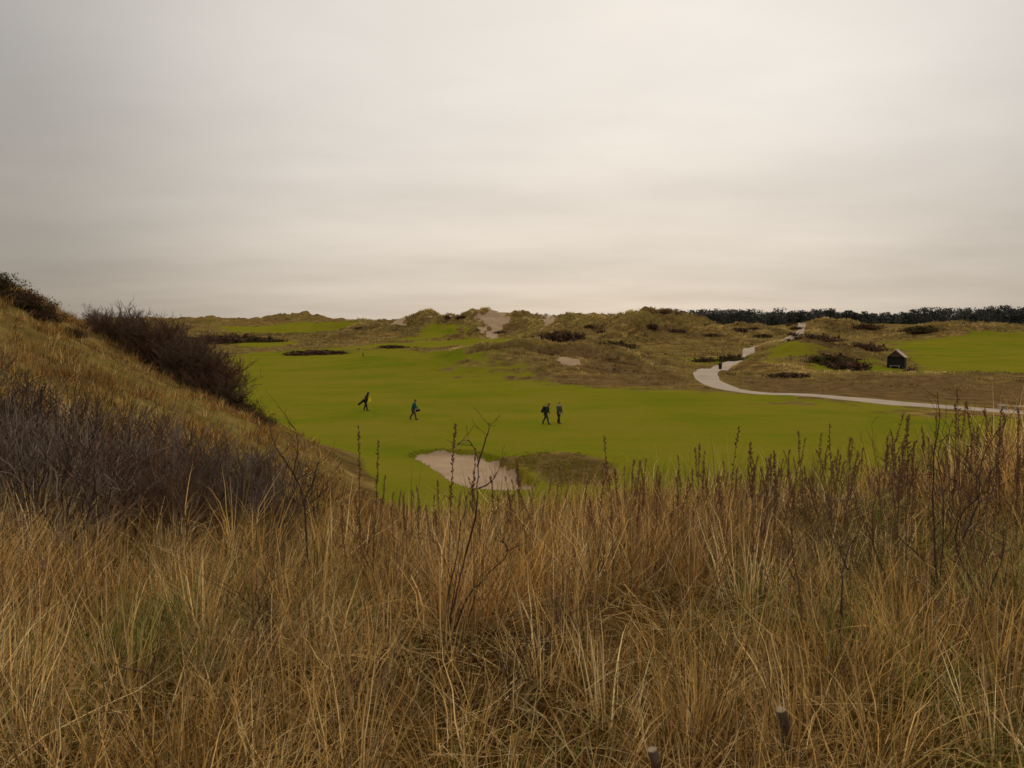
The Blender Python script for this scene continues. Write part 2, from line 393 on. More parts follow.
# ------------------------------------------------------------------ path
PATH = [(49.61,70.5),(47.62,74.4),(43.85,78.3),(40.01,82.5),(36.76,87),(33.05,91.8),(28.65,96.3),(26.85,102.3),(27.79,114.6),(30.8,125.7),(35.36,134.7),(44.27,156),(51.95,176.1),(58.19,195.6),(65.32,213.3),(77.39,231),(94.49,263.4),(108.22,300.6),(117.91,339.3),(121.13,375.6)]
def catmull(P, n):
    P = [np.array(p, float) for p in P]; P = [2 * P[0] - P[1]] + P + [2 * P[-1] - P[-2]]; out = []
    for i in range(1, len(P) - 2):
        for k in range(n):
            t = k / n; a, b, c, d = P[i - 1], P[i], P[i + 1], P[i + 2]
            out.append(.5 * (2 * b + (c - a) * t + (2 * a - 5 * b + 4 * c - d) * t * t + (3 * b - a - 3 * c + d) * t ** 3))
    out.append(P[-2]); return np.array(out)
def build_path():
    m, nt, b, o = newmat('shell_path'); geo = N(nt, 'ShaderNodeNewGeometry')
    n1 = noise_n(nt, geo.outputs['Position'], .5, 5); n2 = noise_n(nt, geo.outputs['Position'], 6, 5, .7)
    c = ramp_n(nt, n1, [(.3, (.31, .24, .17)), (.7, (.42, .335, .25))])
    nt.links.new(mix_n(nt, math_n(nt, 'MULTIPLY', n2, .4), c, (.25, .19, .14)), b.inputs['Base Color']); b.inputs['Roughness'].default_value = 1
    L = catmull(PATH, 14); t = np.gradient(L, axis=0); t /= np.linalg.norm(t, axis=1, keepdims=True)
    n = np.stack([-t[:, 1], t[:, 0]], 1); cols = np.linspace(-1, 1, 9)
    s = np.arange(len(L))
    wd = 1.75 + .18 * fbm(s / 9., s * 0., 3, 5) + .1 * np.exp(-((L[:, 1] - 112) / 14) ** 2)
    wd = wd * (1 - .22 * sstep(140, 190, L[:, 1]))
    G = L[:, None, :] + n[:, None, :] * (cols[None, :, None] * wd[:, None, None])
    z = height(G[..., 0].ravel(), G[..., 1].ravel()) + .05
    # a made path is level across: no fine relief
    z = z.reshape(len(L), 9); z = np.maximum(z, z.mean(1, keepdims=True) - .02)
    z[:, 0] -= .1; z[:, -1] -= .1
    v = np.concatenate([G, z[..., None]], -1).reshape(-1, 3)
    idx = np.arange(len(v)).reshape(len(L), 9)
    q = np.stack([idx[:-1, :-1], idx[1:, :-1], idx[1:, 1:], idx[:-1, 1:]], -1).reshape(-1, 4)
    tag(link(bpy.data.objects.new('path', np_mesh('path', v, q, None, m, smooth=True))), kind='structure')
build_path()

# ------------------------------------------------------------------ grass
def blades(root, az, lean, L, w, curve, col, nseg=4, tipcol=None):
    n = len(root)
    d = np.stack([np.cos(az), np.sin(az), np.zeros(n)], 1)
    tw = az + math.pi / 2 + RNG.normal(0, .7, n); s = np.stack([np.cos(tw), np.sin(tw), np.zeros(n)], 1)
    p = root.copy(); V = np.zeros((n, nseg + 1, 2, 3), np.float32)
    kink = RNG.normal(0, .17, (n, nseg + 1))
    for k in range(nseg + 1):
        t = k / nseg; ww = (w * (1 - .93 * t ** 1.6) * .5)[:, None]
        V[:, k, 0] = p - s * ww; V[:, k, 1] = p + s * ww
        th = lean + curve * (t ** 1.3) + kink[:, k]
        p = p + (L / nseg)[:, None] * (np.sin(th)[:, None] * d + np.cos(th)[:, None] * np.array([0, 0, 1.]))
    c = np.repeat(col[:, None, :], (nseg + 1) * 2, 1).reshape(n, nseg + 1, 2, 3)
    if tipcol is not None:
        t = (np.linspace(0, 1, nseg + 1) ** 2)[None, :, None, None]
        c = c * (1 - t) + tipcol[:, None, None, :] * t
    b = (np.arange(n) * (nseg + 1) * 2)[:, None]
    k = (np.arange(nseg) * 2)[None, :]
    q = np.stack([b + k, b + k + 1, b + k + 3, b + k + 2], -1).reshape(-1, 4)
    return V.reshape(-1, 3), q, c.reshape(-1, 3)

PAL = np.array([1.16, 1.07, .88]) * np.array([(.46,.31,.115),(.38,.245,.085),(.52,.375,.17),(.30,.18,.062),(.42,.27,.085),(.22,.125,.05),(.62,.50,.29),(.33,.22,.09),(.66,.53,.32)])
GRN = 1.3 * np.array([(.16,.19,.035),(.11,.15,.03),(.22,.22,.06),(.09,.11,.02)])
def pick(n, pal, p=None, jit=.12):
    c = pal[RNG.choice(len(pal), n, p=p)]
    return np.clip(c * (1 + RNG.normal(0, jit, (n, 1))), .004, 1)

def ground_z(xy): return height(xy[:, 0], xy[:, 1])

def tussocks(xmin, xmax, ymin, ymax, dens, per, rad, Lr, wr, maxaz=.80, keep=None, seedn=0, wind=(.35, .35), nseg=4, pal=PAL, lean0=.12, crv=.55, hs=1.3):
    """tussock positions and their blades"""
    n = int((xmax - xmin) * (ymax - ymin) * dens)
    t = np.stack([RNG.uniform(xmin, xmax, n), RNG.uniform(ymin, ymax, n)], 1)
    t = t[np.abs(t[:, 0]) < maxaz * (t[:, 1] + 1.0)]
    if keep is not None: t = t[keep(t[:, 0], t[:, 1])]
    n = len(t)
    cl = np.clip(.5 + 1.1 * fbm(t[:, 0] / 1.7, t[:, 1] / 1.7, 3, 300 + seedn), 0, 1)   # tall and short areas
    taz = RNG.uniform(0, 2 * math.pi, n); tlen = RNG.uniform(.7, 1.15, n) * (.55 + .6 * cl)
    tcol = pick(n, pal, None, .2) * (.75 + .4 * cl)[:, None]
    hue = fbm(t[:, 0] / hs, t[:, 1] / hs, 3, 700 + seedn)[:, None]
    tcol = tcol * np.where(hue > 0, 1 + hue * np.array([.30, .34, .40]), 1 - np.abs(hue) * np.array([.45, .75, .95]))
    m = np.maximum((per * (.5 + .8 * cl)).astype(int), 3)
    i = np.repeat(np.arange(n), m); N_ = len(i)
    a = RNG.uniform(0, 2 * math.pi, N_); r = rad * np.sqrt(RNG.uniform(0, 1, N_))
    xy = t[i] + np.stack([np.cos(a), np.sin(a)], 1) * r[:, None]
    root = np.concatenate([xy, (ground_z(t)[i] - .03)[:, None]], 1)
    tm = RNG.uniform(.2, 1.5, n)[i]
    dx = np.cos(a) * (.25 + r / rad) + wind[0] * RNG.normal(.4, .6, N_) + tm * np.cos(taz[i]); dy = np.sin(a) * (.25 + r / rad) + wind[1] * RNG.normal(.2, .6, N_) + tm * np.sin(taz[i])
    az = np.arctan2(dy, dx)
    lean = np.abs(RNG.normal(lean0, lean0 * 1.1, N_)) + .14 * r / rad + .10 * tm * RNG.random(N_)
    L = RNG.uniform(Lr[0], Lr[1], N_) * tlen[i]
    mat_ = (RNG.random(n) < .2)[i]; lean = lean + mat_ * RNG.uniform(.35, 1.0, N_)
    curve = np.abs(RNG.normal(crv, crv * .75, N_))
    bent = RNG.random(N_) < .1; curve[bent] += RNG.uniform(.8, 1.6, bent.sum())
    flat = RNG.random(N_) < .19; lean[flat] += RNG.uniform(.5, 1.1, flat.sum())
    w = RNG.uniform(wr[0], wr[1], N_)
    col = np.clip(tcol[i] * .62 + pick(N_, pal) * .38, .004, .8) * RNG.choice([.26, .55, .9, 1.25, 1.75], (N_, 1), p=[.22, .2, .22, .22, .14])
    return root, az, lean, L, w, curve, col, nseg

def emit(name, sets, label, cat):
    vs, qs, cs, o = [], [], [], 0
    for a in sets:
        v, q, c = blades(*a); vs.append(v); qs.append(q + o); cs.append(c); o += len(v)
    me = np_mesh(name, np.concatenate(vs), np.concatenate(qs), np.concatenate(cs), M_blade)
    tag(link(bpy.data.objects.new(name, me)), label, cat, kind='stuff')
    print(name, len(me.polygons))

# foreground: x range follows the crest of the dune
thick = lambda x, y: ~((y > 7.8) & (x < -2.2 - .0 * y))      # the thicket floor carries little grass
sets = [
 tussocks(-3.6, 3.6, 1.6, 4.2, 20, 56, .13, (.35, .8), (.003, .008), seedn=1, nseg=5),
 tussocks(-6.2, 6.2, 4.2, 7.2, 14, 48, .14, (.42, .9), (.004, .009), seedn=1, keep=thick),
 tussocks(-9, 9.5, 7.2, 11.5, 11, 36, .16, (.5, 1.1), (.006, .012), seedn=1, keep=thick),
 tussocks(-10, 14, 11.5, 17, 6, 30, .2, (.4, .8), (.008, .014), seedn=1, keep=thick, nseg=3),
 tussocks(-10, -1.5, 7.4, 14, 7, 22, .16, (.3, .6), (.005, .008), seedn=2, keep=lambda x, y: x < -2.0, pal=PAL * .8),
]
emit('dune_grass', sets, 'long dry golden dune grass filling the foreground slope', 'grass')
emit('green_grass', [tussocks(-6, 6, 1.6, 8, 13, 24, .16, (.25, .6), (.003, .006), seedn=5, pal=GRN, crv=.7, keep=lambda x, y: fbm(x / 1.1, y / 1.1, 3, 411) > -.06)],
     'fresh green grass blades growing low between the dry stalks', 'grass')
# litter of fallen straw
def litter():
    n = 26000; y = np.sqrt(RNG.uniform(1.6 ** 2, 8.5 ** 2, n)); x = RNG.uniform(-.82, .82, n) * (y + .8)
    k = ~((x < -2.2) & (y > 7.6)); x, y = x[k], y[k]; n = len(x)
    root = np.stack([x, y, height(x, y) + RNG.uniform(.0, .16, n)], 1)
    return root, RNG.uniform(0, 6.28, n), RNG.uniform(1.0, 1.7, n), RNG.uniform(.15, .5, n), RNG.uniform(.002, .005, n), RNG.normal(.1, .4, n), pick(n, PAL) * RNG.choice([.5, .8, 1.2], (n, 1)), 3
emit('straw_litter', [litter()], 'fallen dead straw matted at the foot of the dune grass', 'straw')

# marram on the dune slope at the left
sl = lambda x, y: (height(x, y) > 1.3) & (fbm(x / 1.9, y / 1.9, 3, 511) > -.42) 
emit('slope_grass', [tussocks(-34, -1, 13.5, 46, 4.2, 22, .3, (.22, .52), (.012, .026), seedn=8, keep=sl, nseg=3, maxaz=.95, hs=3.2, pal=PAL * np.array([.70, .66, .60])),
                     tussocks(-2, 16, 13.5, 32, 1.2, 18, .3, (.35, .7), (.015, .03), seedn=9, keep=lambda x, y: height(x, y) > .8, nseg=3)],
     'golden marram grass tufts covering the dune slope at the left', 'grass')
# tufts on the dunes beyond the fairway
def far_tufts():
    n = 260000
    y = RNG.uniform(92, 340, n); x = RNG.uniform(-.72, .74, n) * y
    z, w, D = parts_h(x, y); fair, sand, heath, sdb = masks(x, y, D)
    dP = np.array(PATH); L = catmull(PATH, 6)
    near = np.full(n, 99.)
    for a in L: near = np.minimum(near, (x - a[0]) ** 2 + (y - a[1]) ** 2)
    pr = np.clip(.12 + .5 * np.clip(D, 0, 2.5) / 2.5, 0, 1) * (fair < .35) * (sand < .45) * (near > 7)
    pr *= np.clip(.6 + .9 * fbm(x / 6, y / 6, 3, 611), .05, 1.2)
    k = RNG.random(n) < pr * .8; x, y, z, heath = x[k], y[k], z[k], heath[k]; n = len(x)
    per = 5; i = np.repeat(np.arange(n), per); m = len(i)
    root = np.stack([x[i] + RNG.normal(0, .25, m), y[i] + RNG.normal(0, .25, m), z[i] - .08], 1)
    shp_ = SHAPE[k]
    pal = np.array([(.27,.19,.07),(.30,.22,.09),(.24,.17,.06),(.27,.20,.06),(.22,.15,.06),(.32,.25,.11)])
    c = pick(n, pal)[i] * RNG.uniform(.85, 1.15, (m, 1))
    tone = np.clip(1 + 1.2 * fbm(x / 12, y / 14, 4, 641), .5, 1.5)[i][:, None]; c = c * tone * np.clip(1 + 1.7 * shp_, .34, 1.75)[i][:, None]  # tuft colour darkened in hollows, paled on crests to paint in relief shading
    hk = (heath[i] > .5)[:, None]; c = np.where(hk, c * np.array([.8, .74, .72]), c)
    sc = (y[i] / 200) ** .6
    return root, RNG.uniform(0, 6.28, m), np.abs(RNG.normal(.3, .2, m)), RNG.uniform(.35, .75, m) * sc, RNG.uniform(.10, .22, m) * sc, RNG.uniform(.2, .9, m), c, 2
def bank():
    n = 9000; x = RNG.uniform(-7, 7.2, n); y = RNG.uniform(38.8, 52.5, n)
    sd = poly_sd(x, y, BUNKER); hs = poly_sd(x, y, np.array(HEATH[3]))
    k = (sd > .06) & ((hs < .1 + 1.5 * fbm(x, y, 2, 77) + .5 * RNG.normal(0, 1, n)) | ((sd < .28) & (RNG.random(n) < .6))); x, y = x[k], y[k]; n = len(x)
    i = np.repeat(np.arange(n), 7); m = len(i)
    root = np.stack([x[i] + RNG.normal(0, .06, m), y[i] + RNG.normal(0, .06, m), height(x, y)[i] - .02], 1)
    pal = np.array([(.24,.185,.03),(.19,.18,.016),(.27,.20,.045),(.18,.14,.03),(.18,.185,.015)])
    return root, RNG.uniform(0, 6.28, m), np.abs(RNG.normal(.35, .25, m)), RNG.uniform(.05, .14, m), RNG.uniform(.02, .04, m), RNG.uniform(.2, .9, m), pick(n, pal, None, .2)[i] * RNG.uniform(.7, 1.2, (m, 1)), 2
emit('bank_grass', [bank()], 'olive brown rough grass on the bank right of the sand bunker', 'grass')
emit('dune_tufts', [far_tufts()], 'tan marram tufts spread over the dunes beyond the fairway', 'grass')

# ------------------------------------------------------------------ bare shrubs
M_bark_grey = simple('bark_grey', (.058, .038, .028), .35, 14)
M_bark_bush = simple('bark_bush', (.115, .072, .044), .35, 14)
M_bark_mid = simple('bark_mid', (.105, .068, .045), .35, 14)
M_bark_pale = simple('bark_pale', (.21, .158, .118), .35, 14)
M_bark_red = simple('bark_red', (.125, .062, .034), .35, 14)
M_bark_dark = simple('bark_dark', (.055, .034, .025), .35, 14)
def grow(mb, p, d, L, r, depth, rnd, up=.25, spread=.75, kids=(2, 4), minr=.0012, sides=(5, 4, 3, 3), wob=.22):
    n = 4; pts = [Vector(p)]; dd = Vector(d).normalized(); dirs = []
    for k in range(n):
        dd = (dd + Vector((rnd.gauss(0, wob), rnd.gauss(0, wob), rnd.gauss(0, wob * .6) + up * .2))).normalized()
        pts.append(pts[-1] + dd * L / n); dirs.append(dd.copy())
    rad = [max(r * (1 - .62 * k / n), minr) for k in range(n + 1)]
    mb.tube(pts, rad, sides[min(3, 3 - depth)] if depth <= 3 else 5, cap=False)
    if depth <= 0: return
    for c in range(rnd.randint(*kids)):
        k = rnd.randint(1, n); f = rnd.random()
        q = pts[k - 1].lerp(pts[k], f)
        a = rnd.uniform(0, 6.283); s = dirs[k - 1]
        u = s.orthogonal().normalized(); v = s.cross(u)
        nd = (s + (u * math.cos(a) + v * math.sin(a)) * spread * rnd.uniform(.6, 1.3) + Vector((0, 0, up))).normalized()
        grow(mb, q, nd, L * rnd.uniform(.45, .75), rad[k] * .65, depth - 1, rnd, up, spread, kids, minr, sides, wob)
    grow(mb, pts[-1], dirs[-1], L * rnd.uniform(.45, .7), rad[-1], depth - 1, rnd, up, spread, kids, minr, sides, wob)

def bare_shrub_mesh(name, seed, h, stems, mat, depth=2, spread=.55, lean=.35, base_r=.011, rbase=.18, **kw):
    rnd = random.Random(seed); mb = MB()
    for s in range(stems):
        a = rnd.uniform(0, 6.283); l = rnd.uniform(0, lean)
        grow(mb, (math.cos(a) * rbase * rnd.random(), math.sin(a) * rbase * rnd.random(), -.05), (math.cos(a) * l, math.sin(a) * l, 1), h * rnd.uniform(.4, .62), base_r * rnd.uniform(.6, 1.1), depth, rnd, spread=spread, **kw)
    return mb.mesh(name, mat)

def place_mesh(name, me, x, y, s, label, cat, group=None, rz=None, sz=1.0, dz=0.0):
    o = bpy.data.objects.new(name, me); o.location = (x, y, h1(x, y) + dz)
    o.rotation_euler = (0, 0, random.uniform(0, 6.28) if rz is None else rz)
    o.scale = (s, s, s * sz) if not hasattr(s, '__len__') else s
    link(o); return tag(o, label, cat, group)

# dense thicket in front of the dune slope
prot = [bare_shrub_mesh('bare_shrub', 40 + k, 1.25, 9, (M_bark_grey, M_bark_mid, M_bark_dark, M_bark_pale, M_bark_mid, M_bark_red)[k], depth=2, spread=.6, kids=(2, 3), minr=.0038, base_r=(.013, .015, .013, .019, .015, .013)[k]) for k in range(6)]
def thicket_ok(x, y):
    return x < -2.55 - .12 * (y - 7.5) + .45 * math.sin(y * 2.3) - rnd.random() ** 2 * 1.6 and x > -.84 * y - .4
rnd = random.Random(5); cnt = 0
front = []
while cnt < 112:
    y = rnd.uniform(7.3, 13.5); x = rnd.uniform(-11, -2.1)
    if not thicket_ok(x, y) or any((x - a) ** 2 + (y - b) ** 2 < .16 for a, b in front): continue
    front.append((x, y)); k = rnd.choice((0, 0, 1, 1, 2, 3, 3, 4, 4, 5))
    edge = min(1, max(.45, (-2.1 - x) / 2.2))
    place_mesh('bare_shrub', prot[k], x, y, rnd.uniform(.85, 1.1) * (.72 + .28 * edge), 'leafless grey twiggy shrub packed into the thicket below the left dune slope', 'shrub', 'leafless shrubs of the left thicket', sz=1.0 + .05 * (y < 9))
    cnt += 1

# reddish saplings at the right edge
protr = [bare_shrub_mesh('bare_sapling', 70 + k, 1.15, 4, (M_bark_red, M_bark_dark, M_bark_red)[k], depth=2, spread=.5, lean=.3, kids=(2, 4), minr=.0016, base_r=.008, rbase=.08) for k in range(3)]
rnd = random.Random(9)
for k in range(26):
    y = rnd.uniform(5.4, 9.0); f = rnd.uniform(.36, .70) if k > 4 else rnd.uniform(.28, .4); x = f * y
    place_mesh('bare_sapling', protr[k % 3], x, y, rnd.uniform(.58, .9) * (.75 + .45 * max(0, min(1, (f - .4) / .2))), 'thin reddish leafless sapling among the seed stalks at the right', 'sapling', 'leafless saplings at the right')
for k in range(34):
    y = rnd.uniform(3.6, 7.6); x = rnd.uniform(-.34, .62) * y
    place_mesh('bare_sapling', protr[k % 3], x, y, rnd.uniform(.36, .70), 'small thin leafless sapling half sunk in the straw of the foreground slope', 'sapling', 'small saplings in the foreground straw')
# sparse twiggy shrubs at the lower left
for k in range(9):
    y = (3.0, 3.6, 4.2, 4.9, 5.3, 5.9, 6.3, 4.4, 6.6)[k]; x = -y * (.60, .52, .63, .56, .64, .6, .55, .44, .3)[k]
    place_mesh('twiggy_shrub', protr[k % 3], x, y, (.45, .4, .6, .55, .75, .85, .7, .4, .5)[k], 'sparse leafless twigs standing in the grass at the lower left', 'shrub', 'sparse leafless twigs at the lower left')

# saplings one can single out, each traced stem by stem at its own distance
def traced(name, label, cat, base, strands, mat, r0=.008, twigs=0, seed=1, twl=.22):
    rnd = random.Random(seed); mb = MB(); B = Vector(base)
    for j, st in enumerate(strands):
        P = catmull([tuple(Vector(p) - B + Vector((0, rnd.gauss(0, .02) * i, 0))) for i, p in enumerate(st)], 5)
        P[:, 0] += [rnd.gauss(0, .0022) for _ in P]
        ra = r0 if j == 0 else r0 * .75
        mb.tube([tuple(p) for p in P], [max(ra * (1 - .75 * i / len(P)), .0016) for i in range(len(P))], 6)
        for t in range(twigs):
            i = rnd.randint(len(P) // 4, len(P) - 1)
            a = rnd.choice((-1, 1)) * rnd.uniform(.4, 1.1); yy = rnd.uniform(-.6, .6)
            grow(mb, tuple(P[i]), (math.sin(a), yy, math.cos(a)), twl * rnd.uniform(.4, 1.2), ra * .38, 1 if rnd.random() < .6 else 0, rnd, up=.2, kids=(1, 2), minr=.0013)
        for i in range(2, len(P) - 1, 3):      # bud nodes
            if rnd.random() < .6: mb.ball(P[i] + np.array([rnd.uniform(-.004, .004), 0, 0]), (.004, .004, .006), nu=5, nv=4)
    o = mb.build(name, mat); o.location = base
    return tag(o, label, cat)
def foot(p):
    return (p[0], p[1], h1(p[0], p[1]))
def strands_of(L): return [l for l in L]
SAP = [
 ('forked dark leafless sapling standing alone in the centre grass before the sand bunker', M_bark_dark, 4.6, 3, .12,
  [[(-0.402,4.6,6.311),(-0.397,4.6,6.443),(-0.345,4.6,6.644),(-0.287,4.6,6.874),(-0.241,4.6,7.047),(-0.201,4.6,7.248),(-0.196,4.6,7.363),(-0.201,4.6,7.478),(-0.241,4.6,7.581),(-0.282,4.6,7.622),(-0.31,4.6,7.633)],
   [(-0.408,4.6,6.357),(-0.374,4.6,6.702),(-0.328,4.6,6.903),(-0.305,4.6,7.104),(-0.287,4.6,7.19),(-0.247,4.6,7.248)],
   [(-0.333,4.6,6.506),(-0.253,4.6,6.702),(-0.184,4.6,6.771),(-0.115,4.6,6.84),(-0.052,4.6,6.897),(-0.023,4.6,6.955),(0.011,4.6,6.972),(0.075,4.6,7.001)],
   [(-0.201,4.6,7.461),(-0.161,4.6,7.593),(-0.138,4.6,7.679),(-0.127,4.6,7.714)], [(-0.196,4.6,7.334),(-0.149,4.6,7.351),(-0.109,4.6,7.392),(-0.086,4.6,7.438)], [(-0.029,4.6,6.955),(-0.04,4.6,7.001),(-0.069,4.6,7.029)]]),
 ('leafless sapling leaning to the left with a crooked stem among the right stalks', M_bark_red, 5.4, 6, .25,
  [[(2.68,5.4,6.255),(2.666,5.4,6.397),(2.572,5.4,6.572),(2.45,5.4,6.862),(2.376,5.4,7.011),(2.322,5.4,7.132),(2.268,5.4,7.301)], [(2.484,5.4,6.775),(2.471,5.4,7.031),(2.511,5.4,7.234),(2.484,5.4,7.402)]]),
 ('short dark leafless stem bending right above straw, left of the leaning sapling', M_bark_dark, 4.4, 2, .12,
  [[(1.865,4.4,6.276),(1.865,4.4,6.491),(1.854,4.4,6.81),(1.887,4.4,6.909),(1.936,4.4,7.052),(1.958,4.4,7.101)], [(1.887,4.4,6.909),(1.848,4.4,7.013),(1.837,4.4,7.057)]]),
 ('dark leafless sapling with bent trunk nearest the right edge', M_bark_dark, 4.6, 9, .3,
  [[(2.8,4.6,6.184),(2.789,4.6,6.426),(2.754,4.6,6.615),(2.674,4.6,6.868),(2.639,4.6,7.035),(2.61,4.6,7.202),(2.587,4.6,7.392),(2.61,4.6,7.593)], [(2.766,4.6,6.575),(2.817,4.6,6.759),(2.841,4.6,6.932),(2.898,4.6,7.104)], [(2.639,4.6,7.035),(2.72,4.6,7.248),(2.76,4.6,7.478),(2.783,4.6,7.679)]]),
 ('straight dark upright twin stemmed sapling rising past the path at right', M_bark_dark, 5.2, 5, .2,
  [[(2.834,5.2,6.331),(2.827,5.2,6.513),(2.795,5.2,6.844),(2.782,5.2,7.371),(2.769,5.2,7.65),(2.763,5.2,7.845)], [(2.853,5.2,6.35),(2.853,5.2,6.493),(2.847,5.2,7.085),(2.834,5.2,7.436),(2.827,5.2,7.598)], [(2.821,5.2,6.558),(2.717,5.2,6.74),(2.568,5.2,6.87),(2.496,5.2,7.013)]]),
 ('thin brown leafless stem with small forks above the tilted cut stump', M_bark_red, 4.3, 3, .1,
  [[(1.591,4.3,6.322),(1.591,4.3,6.51),(1.586,4.3,6.806),(1.553,4.3,7.021),(1.548,4.3,7.236),(1.532,4.3,7.316)], [(1.553,4.3,6.886),(1.516,4.3,6.956),(1.505,4.3,6.994)]]),
 ('crooked leafless sapling on the right edge of the grey thicket', M_bark_dark, 6.2, 5, .25,
  [[(-1.597,6.2,6.262),(-1.612,6.2,6.487),(-1.651,6.2,6.921),(-1.728,6.2,7.13),(-1.837,6.2,7.362),(-1.907,6.2,7.541)], [(-1.643,6.2,6.882),(-1.55,6.2,7.076),(-1.504,6.2,7.269)], [(-1.721,6.2,7.107),(-1.674,6.2,7.308),(-1.69,6.2,7.463)]]),
 ('pale grey dead stem standing before the dark thicket', M_bark_pale, 6.6, 1, .2,
  [[(-3.811,6.6,6.213),(-3.811,6.6,6.477),(-3.803,6.6,6.865),(-3.861,6.6,7.038),(-3.927,6.6,7.162)]]),
 ('dark red curved leafless twig rising from straw left of centre', M_bark_red, 3.9, 1, .08,
  [[(-1.326,3.9,6.457),(-1.321,3.9,6.652),(-1.311,3.9,6.75),(-1.277,3.9,6.862),(-1.238,3.9,7.013),(-1.258,3.9,7.091)], [(-1.238,3.9,6.994),(-1.219,3.9,7.052),(-1.219,3.9,7.081)]]),
 ('v shaped dark twig low in straw at the lower left', M_bark_red, 3.4, 1, .1,
  [[(-1.598,3.4,6.524),(-1.611,3.4,6.715),(-1.7,3.4,6.813),(-1.759,3.4,6.881)], [(-1.606,3.4,6.694),(-1.585,3.4,6.779),(-1.564,3.4,6.847),(-1.538,3.4,6.906)]]),
 ('grey forked twig with pale bark at the far left edge', M_bark_pale, 5.0, 3, .2,
  [[(-3.062,5,6.313),(-3.05,5,6.588),(-3.006,5,6.775),(-3.088,5,6.938),(-3.113,5,7.063)], [(-2.825,5,6.188),(-2.8,5,6.588),(-2.75,5,6.881),(-2.7,5,7.094)]]),
]
for (lab, mat, dist, tw, twl, st) in SAP:
    b = foot(st[0][0]); st = [list(s) for s in st]; st[0][0] = (b[0], b[1], b[2] - .03)
    traced('leafless_sapling', lab, 'sapling', b, st, mat, .0085 * dist / 4.6 * .8, tw, int(dist * 100 + st[0][0][0] * 50), twl)

# ------------------------------------------------------------------ dry seed stalks (stem, seed head)
M_stem = simple('dry_stem', (.12, .062, .04), .3, 20)
M_pod = simple('seed_pods', (.165, .080, .036), .4, 30)
def stalk_parts(h, seed, head=.42, npod=46, lean=.06):
    rnd = random.Random(seed); pts = []; la = rnd.uniform(0, 6.28); x = y = 0
    for k in range(9):
        t = k / 8; pts.append(Vector((math.cos(la) * lean * h * t * t + rnd.gauss(0, .004), math.sin(la) * lean * h * t * t + rnd.gauss(0, .004), h * t - .04)))
    sm = MB(); sm.tube(pts, [.0042 * (1 - .6 * k / 8) for k in range(9)], 5)
    pm = MB()
    for k in range(npod):
        if rnd.random() < .28: continue
        t = 1 - head + head * (k / npod) ** .9
        f = t * 8; i = min(int(f), 7); p = pts[i].lerp(pts[i + 1], f - i)
        a = k * 2.4 + rnd.uniform(-.4, .4); el = rnd.uniform(.45, .8); L = rnd.uniform(.016, .042) * (1.15 - .5 * (k / npod))
        d = Vector((math.cos(a) * el, math.sin(a) * el, 1 - el * .4)).normalized()
        pm.tube([p, p + d * L * .35, p + d * L * .75, p + d * L], [.002, .0062, .005, .001], 4)
    for k in range(rnd.randint(2, 5)):   # withered leaves
        i = rnd.randint(2, 5); a = rnd.uniform(0, 6.28)
        p = pts[i]; sm.tube([p, p + Vector((math.cos(a) * .04, math.sin(a) * .04, .02)), p + Vector((math.cos(a) * .07, math.sin(a) * .07, -.03))], [.002, .004, .001], 3)
    return sm, pm
def stalk_thing(x, y, h, seed, label, group=None, head=.42, npod=46, lean=.06):
    t = empty('seed_stalk', (x, y, h1(x, y))); tag(t, label, 'seed stalk', group)
    sm, pm = stalk_parts(h, seed, head, npod, lean)
    sm.build('stem', M_stem, t); pm.build('seed_head', M_pod, t)
    return t
SOLO = [  # (x, y, top z, label)
 ([(-0.455,5.6,7.621)], 'tallest seed stalk in the centre, its pods reaching past the bunker sand', .45, 60),
 ([(-0.312,5.8,7.372)], 'slim seed stalk with dense pods just left of the forked sapling', .4, 55),
 ([(-1.194,6.2,7.533)], 'tall brown seed stalk left of the sand bunker', .35, 50),
 ([(-1.093,6.2,7.417)], 'brown seed stalk close right of the tall one beside the bunker', .4, 50),
 ([(0.074,6.6,7.203)], 'single seed stalk in front of the brown bunker bank', .3, 40),
 ([(0.754,5.8,7.51)], 'slender seed stalk leaning left against the plain green fairway', .3, 26),
 ([(1.627,6,7.558)], 'tall seed stalk leaning left with open side pods above the fairway', .35, 30),
 ([(1.907,6.2,7.401)], 'straight seed stalk with thick pod column right of the leaning one', .4, 60),
 ([(2.136,6.4,7.292)], 'seed stalk with a blunt knobbly tip, second right of the leaning one', .35, 50),
 ([(1.445,6.8,7.008)], 'short stubby seed stalk with a fat tip before the lower fairway', .3, 40),
 ([(2.445,6,7.58)], 'thin seed stalk rising over dark green rough', .3, 30),
 ([(3.015,6,7.64)], 'dark narrow seed stalk crossing the brown rough', .3, 34),
 ([(3.192,5.6,7.866)], 'tall thin seed stalk whose tip crosses the pale path', .25, 24),
 ([(3.683,6,7.685)], 'tall seed stalk beside the pale bench top at the right', .3, 30),
]
for k, (pp, lab, hd, npd) in enumerate(SOLO):
    x, y, zt = pp[0]; stalk_thing(x, y, zt - h1(x, y), 200 + k, lab, None, hd, npd, .04 + .03 * (k in (5, 6)))
sp_ = []
for k in range(7):
    t = stalk_thing(0, 6, (.95, 1.05, .85, 1.0, .9, 1.12, .8)[k], 400 + k, 'plain', 'brown seed stalks along the crest', (.4, .35, .5, .3, .45, .4, .5)[k], (50, 40, 60, 30, 50, 55, 60)[k], (.05, .1, .04, .14, .07, .05, .09)[k]); sp_.append(t)
rnd = random.Random(21)
